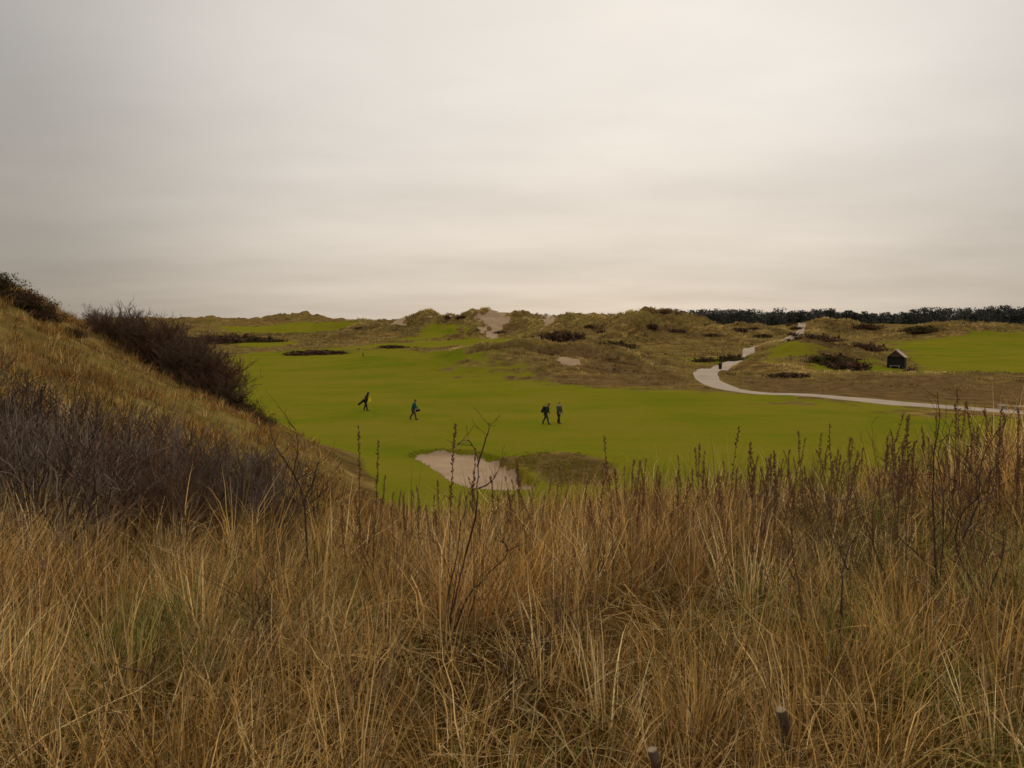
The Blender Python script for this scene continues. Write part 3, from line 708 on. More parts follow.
for k in range(240):
    u = rnd.random()
    px = rnd.uniform(330, 800) if u < .5 else rnd.uniform(760, 1060)
    y = rnd.uniform(6.2, 9.6); x = (px - 512) / 800 * y
    src = sp_[k % 7]; o = src if k < 7 else copy_tree(src)
    o.location = (x, y, h1(x, y)); o.rotation_euler = (rnd.gauss(0, .06), rnd.gauss(0, .06), rnd.uniform(0, 6.28))
    s = rnd.uniform(.60, .84) if px < 700 else (rnd.uniform(.58, .86) if px < 880 else rnd.uniform(.66, .98)); o.scale = (s * 1.15, s * 1.15, s)
    lb = 'brown dry seed stalk standing in grass along the crest' 
    o['label'] = lb; o['category'] = 'seed stalk'; o['group'] = 'brown seed stalks along the crest'

# ------------------------------------------------------------------ cut stumps
M_stump = simple('stump_bark', (.075, .047, .03), .4, 25)
M_cut = simple('cut_wood', (.26, .19, .115), .15, 40)
def stump(px_point, tilt, rad, L, label):
    x, y, z = px_point; t = empty('cut_stump', (x, y, h1(x, y))); tag(t, label, 'tree stump')
    a = Vector((0, 0, -.05)); d = Vector(tilt).normalized(); mb = MB(); n = 14
    pts = [a + d * L * k / 5 for k in range(6)]
    mb.tube(pts, [rad * (1.12 - .12 * k / 5) for k in range(6)], n)
    rr = random.Random(3); mb.v = [(p[0] + rr.gauss(0, .0012), p[1] + rr.gauss(0, .0012), p[2]) for p in mb.v]
    mb.build('trunk', M_stump, t, True)
    cm = MB(); cm.tube([pts[-1] - d * .001, pts[-1] + d * .004], [rad * .94, rad * .9], n); cm.build('cut_face', M_cut, t)
    return t
stump([(1.215,3.25,6.582)][0], (-.28, -.12, 1), .023, .37, 'tilted cut sapling stump with pale top in grass at lower right')
stump([(0.606,2.85,6.633)][0], (-.3, -.05, 1), .019, .31, 'smaller cut stump with pale top near the bottom edge')

# ------------------------------------------------------------------ heath shrubs and dune bushes (crown, twigs)
M_heath = blade_mat('heath_leaf', .12)
def dome_mesh(name, seed, n, pal, sz, twig=True):
    g = np.random.default_rng(seed)
    u = g.normal(0, 1, (n, 3)); u /= np.linalg.norm(u, axis=1, keepdims=True); u[:, 2] = np.abs(u[:, 2])
    lump = 1 + .30 * np.sin(u[:, 0] * 6 + seed) * np.cos(u[:, 1] * 7 - seed) + .2 * np.sin(u[:, 0] * 13 - seed)
    r = g.uniform(.2, 1, n) ** .5 * lump * np.where(g.random(n) < .15, g.uniform(1, 1.3, n), 1)
    c = u * r[:, None]
    a = g.normal(0, 1, (n, 3)); a /= np.linalg.norm(a, axis=1, keepdims=True); b = np.cross(a, u + .01); b /= np.linalg.norm(b, axis=1, keepdims=True)
    s = g.uniform(.5, 1.2, (n, 1)) * sz
    up = np.array([0, 0, 1.]) * .5 * s
    v = np.stack([c - a * s * .35 - up, c + a * s * .35, c + b * s + up * 1.5], 1).reshape(-1, 3)
    col = pal[g.choice(len(pal), n)] * g.uniform(.7, 1.25, (n, 1))
    return np_mesh(name, v, None, np.repeat(col, 3, 0), M_heath, tris=np.arange(n * 3).reshape(-1, 3))
HP = np.array([(.085,.045,.03),(.12,.062,.038),(.06,.038,.025),(.15,.09,.05),(.09,.065,.03)])
GP = np.array([(.065,.055,.02),(.09,.07,.026),(.05,.038,.017),(.12,.08,.04)])
heath = [dome_mesh('heath_shrub', 900 + k, 2600, (HP, HP, GP)[k], .16) for k in range(3)]
fine = [dome_mesh('dune_bush', 950 + k, 7000, (GP * .8, HP * .8)[k], .065) for k in range(2)]
FARSH = [ # ground point, half-width, half-depth, height, label
 ([(-44.01,181.5)], 6.6, 3.0, 1.25, 'long low dark heath mound on the far left fairway'),
 ([(-47.62,179.7)], 4.0, 2.0, .7, 'small dark shrub at the left end of the low heath mound'),
 ([(-17.95,163.2)], 2.2, 1.2, .9, 'small round dark shrub between fairway and middle dune'),
 ([(-87.64,233.7)], 9, 4, 2.6, 'dark scrub clump just right of the big bare bush'),
 ([(-83.02,242.4)], 8, 4, 2.6, 'dark scrub clump second from the big bare bush'),
 ([(-74.81,239.4)], 6, 3, 1.8, 'dark scrub clump with its right end on the green strip'),
 ([(14.61,233.7)], 7, 4, 3.4, 'dark purple scrub patch below the sandy dune face'),
 ([(20.64,206.4)], 6, 3, 1.6, 'low dark scrub at the foot of the tallest dune'),
 ([(26.62,208.8)], 5, 3, 2.3, 'dark bush between low scrub and the tallest dune'),
 ([(-28.71,191.4)], 3, 2, .8, 'small tuft of dark scrub above the left fairway'),
 ([(58.32,154.5)], 4.5, 2.8, 1.6, 'brown scrub at the left foot of the shrubby dune by the hut'),
 ([(55.32,138.3)], 4.4, 2.6, 2.0, 'dark brown scrub in the middle of the dune beside the hut'),
 ([(56.4,133.5)], 3.6, 2.2, 1.7, 'brown scrub nearest the hut on its left'),
 ([(67.59,154.5)], 4.0, 2.6, 1.8, 'brown scrub higher up the dune left of the hut'),
 ([(69.07,169.5)], 5.5, 3.2, 1.7, 'dark scrub high on the dune left of the hut'),
 ([(63.45,126.9)], 1.0, .8, .9, 'small brown bush just right of the hut'),
 ([(38.12,157.2)], 2.6, 1.6, 1.1, 'round brown shrub left of the winding path'),
 ([(41.93,151.8)], 3.0, 1.8, 1.5, 'brown shrub beside the bend of the winding path'),
 ([(39.82,114.6)], 3.0, 1.6, .9, 'low brown scrub above the path right of its bend'),
 ([(118.08,267.6)], 5, 3, 2.0, 'dark scrub below the rounded dune in front of the forest'),
 ([(129.15,252)], 6, 3, 2.2, 'dark bush at the left foot of the far right dune'),
 ([(79.61,285.6)], 6, 3, 1.6, 'dark scrub on the dune left of the upper path'),
 ([(49.14,252)], 7, 3, 2.0, 'dark scrub hollow on the flank of the tallest dune'),
 ([(-2.81,187.5)], 5, 2.5, .9, 'thin scrub on top of the middle dune'),
]
rnd = random.Random(33)
for k, (g, hw, hd, hh, lab) in enumerate(FARSH):
    x, y = g[0]
    place_mesh('heath_shrub', heath[k % 3], x, y, (hw * 1.05, hd, hh * .75), lab, 'shrub', rz=rnd.uniform(-.2, .2), dz=-.1)

n_ = 3000; yy = rnd_ = RNG.uniform(215, 330, n_); xx = RNG.uniform(-.34, .36, n_) * yy
z_, w_, d_ = parts_h(xx, yy); f_, s_, he_, b_ = masks(xx, yy, d_); ok_ = np.where((SHAPE < -.1) & (d_ > 1.2) & (f_ < .2))[0]; got = []
for q in ok_:
    if len(got) >= 46: break
    if any((xx[q] - a) ** 2 + ((yy[q] - b) * .6) ** 2 < 30 for a, b in got): continue
    if min((xx[q] - a) ** 2 + (yy[q] - b) ** 2 for a, b in PATH) < 90: continue
    got.append((xx[q], yy[q])); r_ = random.uniform(1.2, 3.2)
    place_mesh('dune_scrub', heath[len(got) % 3], float(xx[q]), float(yy[q]), (r_, r_ * .8, random.uniform(.6, 1.2)), 'low brown scrub in a hollow of the dunes beyond the fairway', 'shrub', 'scrub in the hollows of the far dunes', rz=random.uniform(-.5, .5), dz=-.15)

# dark bushes on top of the left dune
for k, (x, y, a, b, h_, lab) in enumerate([
    (-21.2, 32.2, 1.3, 1.3, .50, 'dark green bush on the dune top at the left edge'),
    (-20.1, 32.2, 1.1, 1.1, .55, 'dark bush second from the left edge on the dune top'),
    (-19.2, 32.1, .95, 1.0, .55, 'low dark bush at the right end of the dune top scrub'),
    (-20.3, 30.6, 1.2, 1.0, .62, 'low dark bush below the dune top scrub at the left edge'),
    (-19.1, 30.9, 1.1, 1.0, .58, 'low dark bush under the right part of the dune top scrub'),
    (-18.3, 31.2, .9, .8, .5, 'small brown bush low on the left dune face'),
    (-17.6, 32.0, .7, .6, .42, 'small brown bush by the grassy crest right of the dune top scrub')]):
    place_mesh('dune_bush', fine[0 if k < 4 else 1], x, y, (a, b, h_), lab, 'bush', rz=.3 * k, dz=-.08)

# big leafless bush behind the left dune slope
big = [bare_shrub_mesh('bare_bush', 500 + k, 3.0, 17, (M_bark_bush, M_bark_red, M_bark_bush)[k], depth=3, spread=.62, lean=.9, base_r=.042, rbase=.9, kids=(3, 5), minr=.0105, sides=(4, 3, 3, 3)) for k in range(3)]
BB = [(-20.9,40.4,.42,'leafless dark bush at the left end of the bush row behind the dune'),(-19.9,39.8,.50,'leafless dark bush second from the left behind the dune'),
      (-18.9,39.4,.66,'leafless reddish bush left of the middle of the bush row'),(-17.9,39.2,.84,'leafless dark bush in the middle of the bush row'),
      (-16.9,39.0,.92,'leafless olive brown bush right of the middle of the bush row'),(-15.9,38.7,.90,'leafless dark bush with fanned twigs towards the right of the bush row'),
      (-15.0,38.4,.82,'leafless bush third from the right end of the bush row'),(-14.2,38.1,.74,'leafless bush second from the right end of the bush row'),
      (-13.5,37.7,.6,'lowest leafless bush at the right end of the bush row'),
      (-19.4,41.4,.56,'leafless bush rising at the back left of the bush row'),(-17.4,41.2,.95,'leafless bush rising at the back of the bush row'),
      (-15.6,40.8,.86,'leafless bush at the back right of the bush row')]
for k, (x, y, s, lab) in enumerate(BB):
    place_mesh('bare_bush', big[k % 3], x, y, s, lab, 'bush', 'leafless bushes behind the left dune')
for k, (x, y, s, hh, lab) in enumerate([(-12.9,37.4,1.1,.9,'dark rounded low bush below the bare bush row'),(-11.6,36.2,.8,.6,'dark low bush at the tip of the bush row by the fairway')]):
    place_mesh('dune_bush', fine[1], x, y, (s, s, hh), lab, 'bush', dz=-.05)

# ------------------------------------------------------------------ pine wood on the skyline
def pine_forest():
    g = np.random.default_rng(5); V, Q, K = [], [], []; o = 0
    rows = []
    for k in range(520):
        y = g.uniform(500, 600); px = g.uniform(655, 1130)
        top = np.interp(px, [650, 690, 720, 800, 850, 885, 910, 960, 1000, 1130], [8.0, 9.5, 11.5, 10.5, 9, 7.5, 9.5, 11, 12.5, 14])
        rows.append(((px - 512) / 800 * y, y, top * g.uniform(.78, 1.12)))
    for k in range(70):
        y = g.uniform(640, 700); px = g.uniform(520, 670); rows.append(((px - 512) / 800 * y, y, g.uniform(6.5, 9.5)))
    X = np.array([r[0] for r in rows]); Y = np.array([r[1] for r in rows]); Z = height(X, Y)
    for (x, y, h_), z in zip(rows, Z):
        n = 300; th = g.uniform(0, 6.28, n); t = g.uniform(.18, 1, n) ** .8
        nl = 7; lc = np.clip(g.normal(0, 1, (nl, 3)), -1.7, 1.7) * np.array([.2, .2, .20]) * h_ + np.array([0, 0, .56 * h_])
        i = g.integers(0, nl, n)
        c = lc[i] + g.normal(0, 1, (n, 3)) * np.array([.10, .10, .065]) * h_
        c[:, 2] = np.where(g.random(n) < .22, g.uniform(0, .35 * h_, n), np.clip(c[:, 2], .05 * h_, .97 * h_))
        c += np.array([x, y, z])
        a = g.normal(0, 1, (n, 3)); a /= np.linalg.norm(a, axis=1, keepdims=True); b = g.normal(0, 1, (n, 3)); b -= a * (a * b).sum(1, keepdims=True); b /= np.linalg.norm(b, axis=1, keepdims=True)
        s = g.uniform(.28, .68, (n, 1))
        v = np.stack([c - a * s, c + b * s * .7, c + a * s, c - b * s * .7], 1).reshape(-1, 3)
        V.append(v); Q.append(np.arange(n * 4).reshape(-1, 4) + o); o += n * 4
        col = np.array([.066, .068, .058]) * g.uniform(.7, 1.5) ; K.append(np.repeat(col[None] * g.uniform(.6, 1.4, (n, 1)), 4, 0))  # needle colour lifted towards grey, distance haze painted in
        w = .16; v = np.array([(x - w, y, z - .3), (x + w, y, z - .3), (x + w * .6, y, z + h_ * .8), (x - w * .6, y, z + h_ * .8), (x, y - w, z - .3), (x, y + w, z - .3), (x, y + w * .6, z + h_ * .8), (x, y - w * .6, z + h_ * .8)])
        V.append(v); Q.append(np.array([[0, 1, 2, 3], [4, 5, 6, 7]]) + o); o += 8; K.append(np.tile(np.array([[.045, .03, .022]]), (8, 1)))
    me = np_mesh('pine_forest', np.concatenate(V), np.concatenate(Q), np.concatenate(K), M_twigcol)
    tag(link(bpy.data.objects.new('pine_forest', me)), 'dark pine forest along the skyline at the right', 'forest', kind='stuff')
pine_forest()

# ------------------------------------------------------------------ wooden shelter hut
M_black = simple('black_boards', (.018, .018, .015), .4, 6)
M_brownwood = simple('brown_boards', (.085, .05, .03), .35, 7)
M_roof = simple('weathered_roof', (.42, .33, .27), .2, 5)
M_benchw = simple('grey_wood', (.42, .36, .30), .2, 9)
def hut():
    x, y = [(67.13,139.5)][0]; t = empty('shelter_hut', (x, y, h1(x, y) - .05), math.radians(-33)); tag(t, 'small black timber hut with a pale pitched roof by the shrubby dune', 'hut')
    W, Dp, Hh, R = 2.6, 3.0, 2.0, 3.1
    for nm, c, d in (('wall', (-W / 2, 0, Hh / 2), (.06, Dp, Hh)), ('wall', (W / 2, 0, Hh / 2), (.06, Dp, Hh)), ('wall', (0, Dp / 2 - .04, Hh / 2), (W - .07, .06, Hh)), ('front_wall', (0, -Dp / 2 + .2, Hh / 2 + .02), (W - .07, .06, Hh - .04))):
        mb = MB(); n = 9
        if d[0] < .1:
            for k in range(n): mb.box((c[0] + .006 * (k % 2), c[1] - d[1] / 2 + d[1] * (k + .5) / n, c[2]), (d[0], d[1] / n - .012, d[2]))
        else:
            for k in range(n): mb.box((c[0] - d[0] / 2 + d[0] * (k + .5) / n, c[1] + .006 * (k % 2), c[2]), (d[0] / n - .012, d[1], d[2]))
        mb.build(nm, M_black, t)
    for s in (-1, 1):
        g = MB(); yy = s * (Dp / 2 - .02)
        g.add([(-W / 2, yy - .03, Hh + .01), (W / 2, yy - .03, Hh + .01), (0, yy - .03, R - .03), (-W / 2, yy + .03, Hh + .01), (W / 2, yy + .03, Hh + .01), (0, yy + .03, R - .03)], [(0, 1, 2), (5, 4, 3), (0, 3, 4, 1), (1, 4, 5, 2), (2, 5, 3, 0)])
        g.build('gable', M_brownwood, t)
    rf = MB(); sl = math.atan2(R - Hh, W / 2)
    for s in (-1, 1):
        L = (W / 2 + .22) / math.cos(sl)
        rf.box((s * (W / 2 + .22) / 2, 0, R + .05 - (W / 2 + .22) / 2 * math.tan(sl)), (L, Dp + .5, .06), Matrix.Rotation(s * sl, 3, 'Y'))
    r = rf.build('roof', M_roof, t)
    c = MB(); c.box((0, 0, R + .1), (.22, Dp + .52, .05)); c.build('ridge_cap', M_roof, r)
    b = MB(); b.box((-.05, -Dp / 2 - .12, .42), (1.7, .3, .05)); b.box((-.7, -Dp / 2 - .12, .2), (.07, .24, .4)); b.box((.6, -Dp / 2 - .12, .2), (.07, .24, .4))
    bo = empty('plank_bench', t.location, t.rotation_euler.z); tag(bo, 'grey plank bench against the dark front of the hut', 'bench')
    b1 = MB(); b1.box((-.05, -Dp / 2 - .12, .43), (1.7, .3, .05)); b1.build('seat', M_benchw, bo)
    for s in (-.7, .6):
        l = MB(); l.box((s, -Dp / 2 - .12, .2), (.07, .24, .4)); l.build('leg', M_benchw, bo)
hut()

# benches beside the path, bin, marker post
def bench(pt, w, label):
    x, y = pt; t = empty('plank_bench', (x, y, h1(x, y)), .1); tag(t, label, 'bench')
    a = MB()
    for k in range(3): a.box((0, -.14 + .14 * k, .46), (w, .12, .045))
    a.build('seat', M_benchw, t)
    for s in (-1, 1):
        l = MB(); l.box((s * (w / 2 - .15), 0, .21), (.08, .36, .44)); l.build('leg', M_benchw, t)
bench([(47.19,76.5)][0], 1.0, 'pale plank bench beside the path near the right edge')
bench([(48.38,75.6)][0], 1.4, 'pale plank bench cut off by the right edge')
def litter_bin(pt):
    x, y = pt; t = empty('litter_bin', (x, y, h1(x, y))); tag(t, 'small black bin standing at the bend of the winding path', 'bin')
    m = MB(); m.tube([(0, 0, .12), (0, 0, .5), (0, 0, .98)], [.24, .27, .29], 14); m.build('body', M_black, t, False)
    l = MB(); l.tube([(0, 0, .985), (0, 0, 1.03), (0, 0, 1.1), (0, 0, 1.13)], [.31, .31, .22, .05], 14); l.build('lid', M_black, t)
    p = MB(); p.tube([(0, 0, -.1), (0, 0, .125)], [.05, .05], 8); p.build('post', M_benchw, t)
litter_bin([(34.48,132.3)][0])
def marker(pt):
    x, y = pt; t = empty('marker_post', (x, y, h1(x, y))); tag(t, 'small dark marker post alone on the far fairway', 'post')
    m = MB(); m.tube([(0, 0, -.1), (0, 0, .4), (0, 0, .8)], [.09, .09, .085], 8); m.build('shaft', M_black, t)
    l = MB(); l.tube([(0, 0, .8), (0, 0, .88)], [.1, .02], 8); l.build('cap', M_brownwood, t)
marker([(-28.78,154.5)][0])

# flagstick on the green
M_yellow = simple('yellow_cloth', (.75, .62, .02), .12, 9)
M_pole = simple('white_pole', (.34, .31, .2), .08, 5)
def flagstick():
    x, y = [(-11.98,67.8)][0]; t = empty('golf_flagstick', (x, y, h1(x, y))); tag(t, 'golf flagstick with a limp yellow flag in front of the walker in black', 'flagstick')
    m = MB(); m.tube([(0, 0, -.1), (0, 0, 1), (0, 0, 2.13)], [.012, .011, .01], 8); m.build('pole', M_pole, t)
    f = MB(); vs = []; nx, nz = 8, 8
    for j in range(nz):
        for i in range(nx):
            u = i / (nx - 1); w = j / (nz - 1)
            vs.append((-.012 - .27 * u * (1 - .18 * w), .05 * math.sin(u * 9 + w) * u + .02 * math.sin(w * 5), 2.1 - .46 * w - .14 * u * u))
    f.add(vs, [(j * nx + i, j * nx + i + 1, (j + 1) * nx + i + 1, (j + 1) * nx + i) for j in range(nz - 1) for i in range(nx - 1)])
    f.build('flag', M_yellow, t, True)
flagstick()

# ------------------------------------------------------------------ people
def solid(mb, name, mat, parent, voxel):
    """closes overlapping limbs into one continuous skin"""
    me = mb.mesh(name, mat, True); o = bpy.data.objects.new(name, me); C.objects.link(o)
    md = o.modifiers.new('r', 'REMESH'); md.mode = 'VOXEL'; md.voxel_size = voxel; md.use_smooth_shade = True
    sm = o.modifiers.new('s', 'SMOOTH'); sm.factor = .5; sm.iterations = 2
    dg = bpy.context.evaluated_depsgraph_get(); nm = bpy.data.meshes.new_from_object(o.evaluated_get(dg))
    o.modifiers.clear(); o.data = nm
    if not nm.materials: nm.materials.append(mat)
    o.parent = parent; return o
M_skin = simple('skin', (.42, .25, .17), .1, 12, .6, .3)
def lerp(a, b, t): return tuple(a[i] + (b[i] - a[i]) * t for i in range(3))
def hand(mb, w, e, curl=.5):
    w = Vector(w); d = (w - Vector(e)).normalized(); side = Vector((1, 0, 0)) if abs(d.x) < .8 else Vector((0, 0, 1))
    side = (side - d * side.dot(d)).normalized(); nrm = d.cross(side)
    mb.ball(w + d * .055, (.042, .022, .055), Matrix((side, nrm, d)).transposed(), 10, 7)
    for k, L in enumerate((.068, .078, .074, .058)):
        b = w + d * .095 + side * (-.030 + .020 * k); c = d
        for j in range(3):
            c = (c + nrm * curl * .55).normalized(); q = b + c * L / 3 * (1.25 - .2 * j)
            mb.capsule(b, q, .0095 - .001 * j, .0085 - .001 * j, 6); b = q
    b = w + d * .03 - side * .035; q = b + (d * .6 - side * .6 + nrm * .3).normalized() * .04; mb.capsule(b, q, .011, .010, 6); mb.capsule(q, q + (d + nrm * .3).normalized() * .03, .010, .008, 6)
def person(loc, rz, J, label, cols, hat=None, hair=(.03, .02, .015), voxel=.011, shorts=False, hood=False):
    t = empty('person', (loc[0], loc[1], h1(*loc)), rz); tag(t, label, 'person')
    H = Vector(J['head']); fw = Vector(J['look']).normalized(); up = (H - Vector(J['neck'])).normalized(); rt = fw.cross(up).normalized(); fw = up.cross(rt)
    R = Matrix((fw, -rt, up)).transposed()
    def hp(x, y, z): return H + R @ Vector((x, y, z))
    b = MB()
    b.ball(hp(0, 0, .03), (.098, .076, .108), R, 16, 12); b.ball(hp(.03, 0, -.055), (.066, .058, .075), R, 14, 10)
    b.tube([hp(.085, 0, .025), hp(.118, 0, -.018), hp(.088, 0, -.03)], [.010, .017, .010], 8)          # nose
    for s in (-1, 1):
        b.ball(hp(.0, s * .078, .0), (.022, .012, .032), R, 8, 6)
        b.ball(hp(.088, s * .032, .012), (.012, .015, .009), R, 8, 6)
        b.capsule(hp(.094, s * .046, .032), hp(.098, s * .018, .034), .010, .010, 6)                   # brow
    b.capsule(hp(.088, -.02, -.072), hp(.088, .02, -.072), .010, .010, 6)                               # mouth
    b.capsule(J['neck'], H, .058, .055)
    pel, ch = J['pelvis'], J['chest']
    b.capsule(lerp(pel, ch, .1), lerp(pel, ch, .95), .125, .14, 14)
    for s in 'LR':
        sh, el, wr, hip, kn, an, toe = (J[k + s] for k in ('sh', 'el', 'wr', 'hip', 'kn', 'an', 'toe'))
        b.capsule(ch, sh, .11, .062); b.capsule(sh, el, .052, .040); b.capsule(el, wr, .040, .027); hand(b, wr, el, J.get('curl', .5))
        b.capsule(pel, hip, .12, .095); b.capsule(hip, kn, .085, .056); b.capsule(kn, lerp(kn, an, .35), .055, .058); b.capsule(lerp(kn, an, .35), an, .058, .038); b.capsule(an, toe, .040, .030)
    solid(b, 'body', M_skin, t, .008)
    jk = MB(); hem = lerp(pel, ch, -.22)
    jk.capsule(lerp(pel, ch, .0), lerp(pel, ch, .92), .165, .178, 16); jk.capsule(hem, lerp(pel, ch, .3), .165, .165, 16)
    jk.capsule(lerp(ch, J['neck'], .2), lerp(ch, J['neck'], .95), .12, .075)
    for s in 'LR':
        sh, el, wr = J['sh' + s], J['el' + s], J['wr' + s]
        jk.capsule(ch, sh, .13, .085); jk.capsule(sh, el, .075, .062); jk.capsule(el, lerp(el, wr, .93), .062, .048)
        jk.capsule(lerp(pel, J['hip' + s], .8), J['sh' + s], .12, .085)
    solid(jk, 'jacket', cols['jacket'], t, .016)
    tr = MB(); tr.capsule(lerp(pel, ch, -.05), lerp(pel, ch, .15), .15, .14)
    for s in 'LR':
        hip, kn, an = J['hip' + s], J['kn' + s], J['an' + s]
        tr.capsule(pel, hip, .13, .115); tr.capsule(hip, kn, .108, .080)
        tr.capsule(kn, lerp(kn, an, .1 if shorts else .9), .080, .085 if shorts else .066)
    solid(tr, 'trousers' if not shorts else 'shorts', cols['trousers'], t, .016)
    for s in 'LR':
        sh = MB(); an, toe = Vector(J['an' + s]), Vector(J['toe' + s])
        sh.capsule(an - Vector((0, 0, .03)), lerp(an, toe, .3), .052, .056); sh.capsule(lerp(an, toe, .2), toe, .056, .046)
        solid(sh, 'shoe', cols['shoes'], t, .014)
    if hair:
        hm = MB(); hm.ball(hp(-.018, 0, .045), (.105, .088, .105), R, 14, 10); hm.ball(hp(-.05, 0, -.01), (.062, .076, .075), R, 12, 8)
        solid(hm, 'hair', simple('hair', hair, .2, 20), t, .014)
    if hat:
        cm = MB(); cm.ball(hp(-.005, 0, .07), (.112, .094, .085), R, 14, 10); cm.ball(hp(.105, 0, .055), (.075, .07, .012), R, 12, 6)
        solid(cm, 'cap', hat, t, .01)
    if hood:
        hm = MB(); hm.ball(hp(-.025, 0, .03), (.118, .105, .135), R, 14, 10); hm.capsule(hp(-.05, 0, -.08), J['neck'], .09, .09)
        solid(hm, 'hood', cols['jacket'], t, .014)
    return t
def J_walk(lean=.06, stride=.33, arm=.22, bend=0, look=(1, 0, -.15)):
    """mid-stride, facing +X"""
    sx = lean
    return dict(pelvis=(0, 0, .93), chest=(sx * 1.0, 0, 1.30), neck=(sx * 1.35, 0, 1.47), head=(sx * 1.7 + .02, 0, 1.60), look=look,
                shL=(sx * 1.05, .185, 1.39), shR=(sx * 1.05, -.185, 1.39), elL=(sx + arm * .35, .25, 1.12), wrL=(sx + arm * 1.2, .23, .91),
                elR=(sx - arm * .6, -.25, 1.13), wrR=(sx - arm * .5, -.25, .88),
                hipL=(0, .095, .90), hipR=(0, -.095, .90), knL=(-stride * .30, .10, .50), anL=(-stride * 1.05, .10, .13), toeL=(-stride * .72, .10, .045),
                knR=(stride * .62, -.10, .49), anR=(stride * .85, -.10, .085), toeR=(stride * .85 + .17, -.10, .055), curl=.7)
M_navy = simple('black_cloth', (.016, .013, .016), .3, 9)
M_teal = simple('teal_cloth', (.012, .085, .075), .2, 9)
M_dkgreen = simple('dark_green_cloth', (.022, .032, .022), .3, 9)
M_greygreen = simple('grey_green_cloth', (.05, .065, .045), .3, 9)
M_slate = simple('slate_trousers', (.032, .036, .045), .25, 9)
M_dark = simple('dark_trousers', (.014, .015, .014), .25, 9)
M_khaki = simple('brown_trousers', (.065, .048, .034), .25, 9)
M_red = simple('red_cloth', (.42, .035, .02), .15, 9)
M_shoe = simple('shoe_leather', (.035, .02, .015), .2, 9, .5)
M_bagd = simple('bag_cloth', (.014, .016, .014), .3, 9)
M_steel = simple('club_steel', (.3, .3, .3), .1, 9, .35, .5)
M_pale = simple('pale_collar', (.5, .45, .4), .1, 9)

def golf_bag(loc, rz, a, b, rad, label, mat=None, clubs=4, strap=None):
    """a carried bag: body tube from a (mouth) to b (base) in the carrier's frame, pocket, strap, clubs"""
    t = empty('golf_bag', (loc[0], loc[1], h1(*loc)), rz); tag(t, label, 'golf bag'); mat = mat or M_bagd
    a, b = Vector(a), Vector(b); d = (b - a).normalized(); m = MB()
    m.tube([a, a + d * .02, a.lerp(b, .5), b - d * .03, b], [rad * .9, rad, rad * .96, rad, rad * .85], 14); m.build('body', mat, t, False)
    p = MB(); o = d.orthogonal().normalized(); o = Vector((0, -1, 0)) - d * d.dot(Vector((0, -1, 0))); o.normalize()
    p.ball(a.lerp(b, .62) + o * rad * .8, (rad * .55, rad * .55, (b - a).length * .22), Matrix((d.cross(o), o, d)).transposed()); p.build('pocket', mat, t, True)
    if strap:
        s = MB(); s.tube([a.lerp(b, .2)] + [Vector(q) for q in strap] + [a.lerp(b, .75)], [.014] * (len(strap) + 2), 6); s.build('strap', mat, t)
    for k in range(clubs):
        c = MB(); ang = k * 1.6; u = (Vector((0, 1, 0)) * math.cos(ang) + d.cross(Vector((0, 1, 0))) * math.sin(ang)) * rad * .45
        e = a + u - d * (.16 + .035 * k); c.tube([a + u + d * .1, e], [.006, .006], 6); c.ball(e, (.045, .02, .025), nu=8, nv=6); c.build('club', M_steel if k % 2 else mat, t)
    return t

p1 = [(-13.84,75.3)][0]; p2 = [(-8.42,67.8)][0]; p3 = [(2.72,63.9)][0]; p4 = [(3.79,64.5)][0]
J = J_walk(.14, .2, .1)
J.update(elR=(.24, -.24, 1.16), wrR=(.38, -.12, 1.05), elL=(.2, .24, 1.15), wrL=(.36, .1, 1.02))
person(p1, math.radians(-8), J, 'stooped walker all in black carrying a golf bag beside the flagstick', dict(jacket=M_navy, trousers=M_navy, shoes=M_shoe), hair=None, hood=True)
golf_bag(p1, math.radians(-8), (-.02, -.24, 1.06), (-.66, -.22, .56), .105, 'black golf bag slung low behind the walker in black', strap=[(.10, -.25, 1.25), (.13, -.12, 1.5), (-.1, -.2, 1.28)])
J = J_walk(.10, .30, .2)
J.update(elR=(.16, -.24, 1.14), wrR=(.34, -.2, .94), elL=(.18, .24, 1.14), wrL=(.36, .16, .95))
person(p2, math.radians(-6), J, 'walker in a teal jacket holding a dark bag in front', dict(jacket=M_teal, trousers=M_khaki, shoes=M_shoe), hair=(.05, .04, .035))
golf_bag(p2, math.radians(-6), (.62, -.15, .87), (.26, -.16, .76), .105, 'dark bag held at hip height by the walker in teal', clubs=0, strap=[(.50, -.17, .93), (.36, -.2, .87)])
J = J_walk(.13, .26, .12)
J.update(elR=(.02, -.26, 1.14), wrR=(.16, -.22, .95))
person(p3, math.radians(-10), J, 'walker in a bright red cap and dark coat leaning forward', dict(jacket=M_dkgreen, trousers=M_slate, shoes=M_shoe), hat=M_red)
golf_bag(p3, math.radians(-10), (-.08, -.12, 1.46), (-.30, -.16, .98), .125, 'black golf bag on the back of the walker in the red cap', clubs=3, strap=[(.10, -.18, 1.46), (.2, -.2, 1.3), (.02, -.24, 1.1)])
J = J_walk(.03, .20, .12, look=(1, -.5, -.05))
J.update(elR=(.12, -.27, 1.15), wrR=(.28, -.28, .97))
t4 = person(p4, math.radians(-48), J, 'bareheaded walker in grey green jacket with a pale collar, right of the red cap', dict(jacket=M_greygreen, trousers=M_dark, shoes=M_shoe), hair=(.02, .014, .012))
cl = MB(); cl.tube([(-.03, -.08, 1.47), (.10, -.05, 1.46), (.11, .05, 1.46), (-.03, .09, 1.47)], [.03, .035, .035, .03], 8); cl.build('collar', M_pale, t4, True)
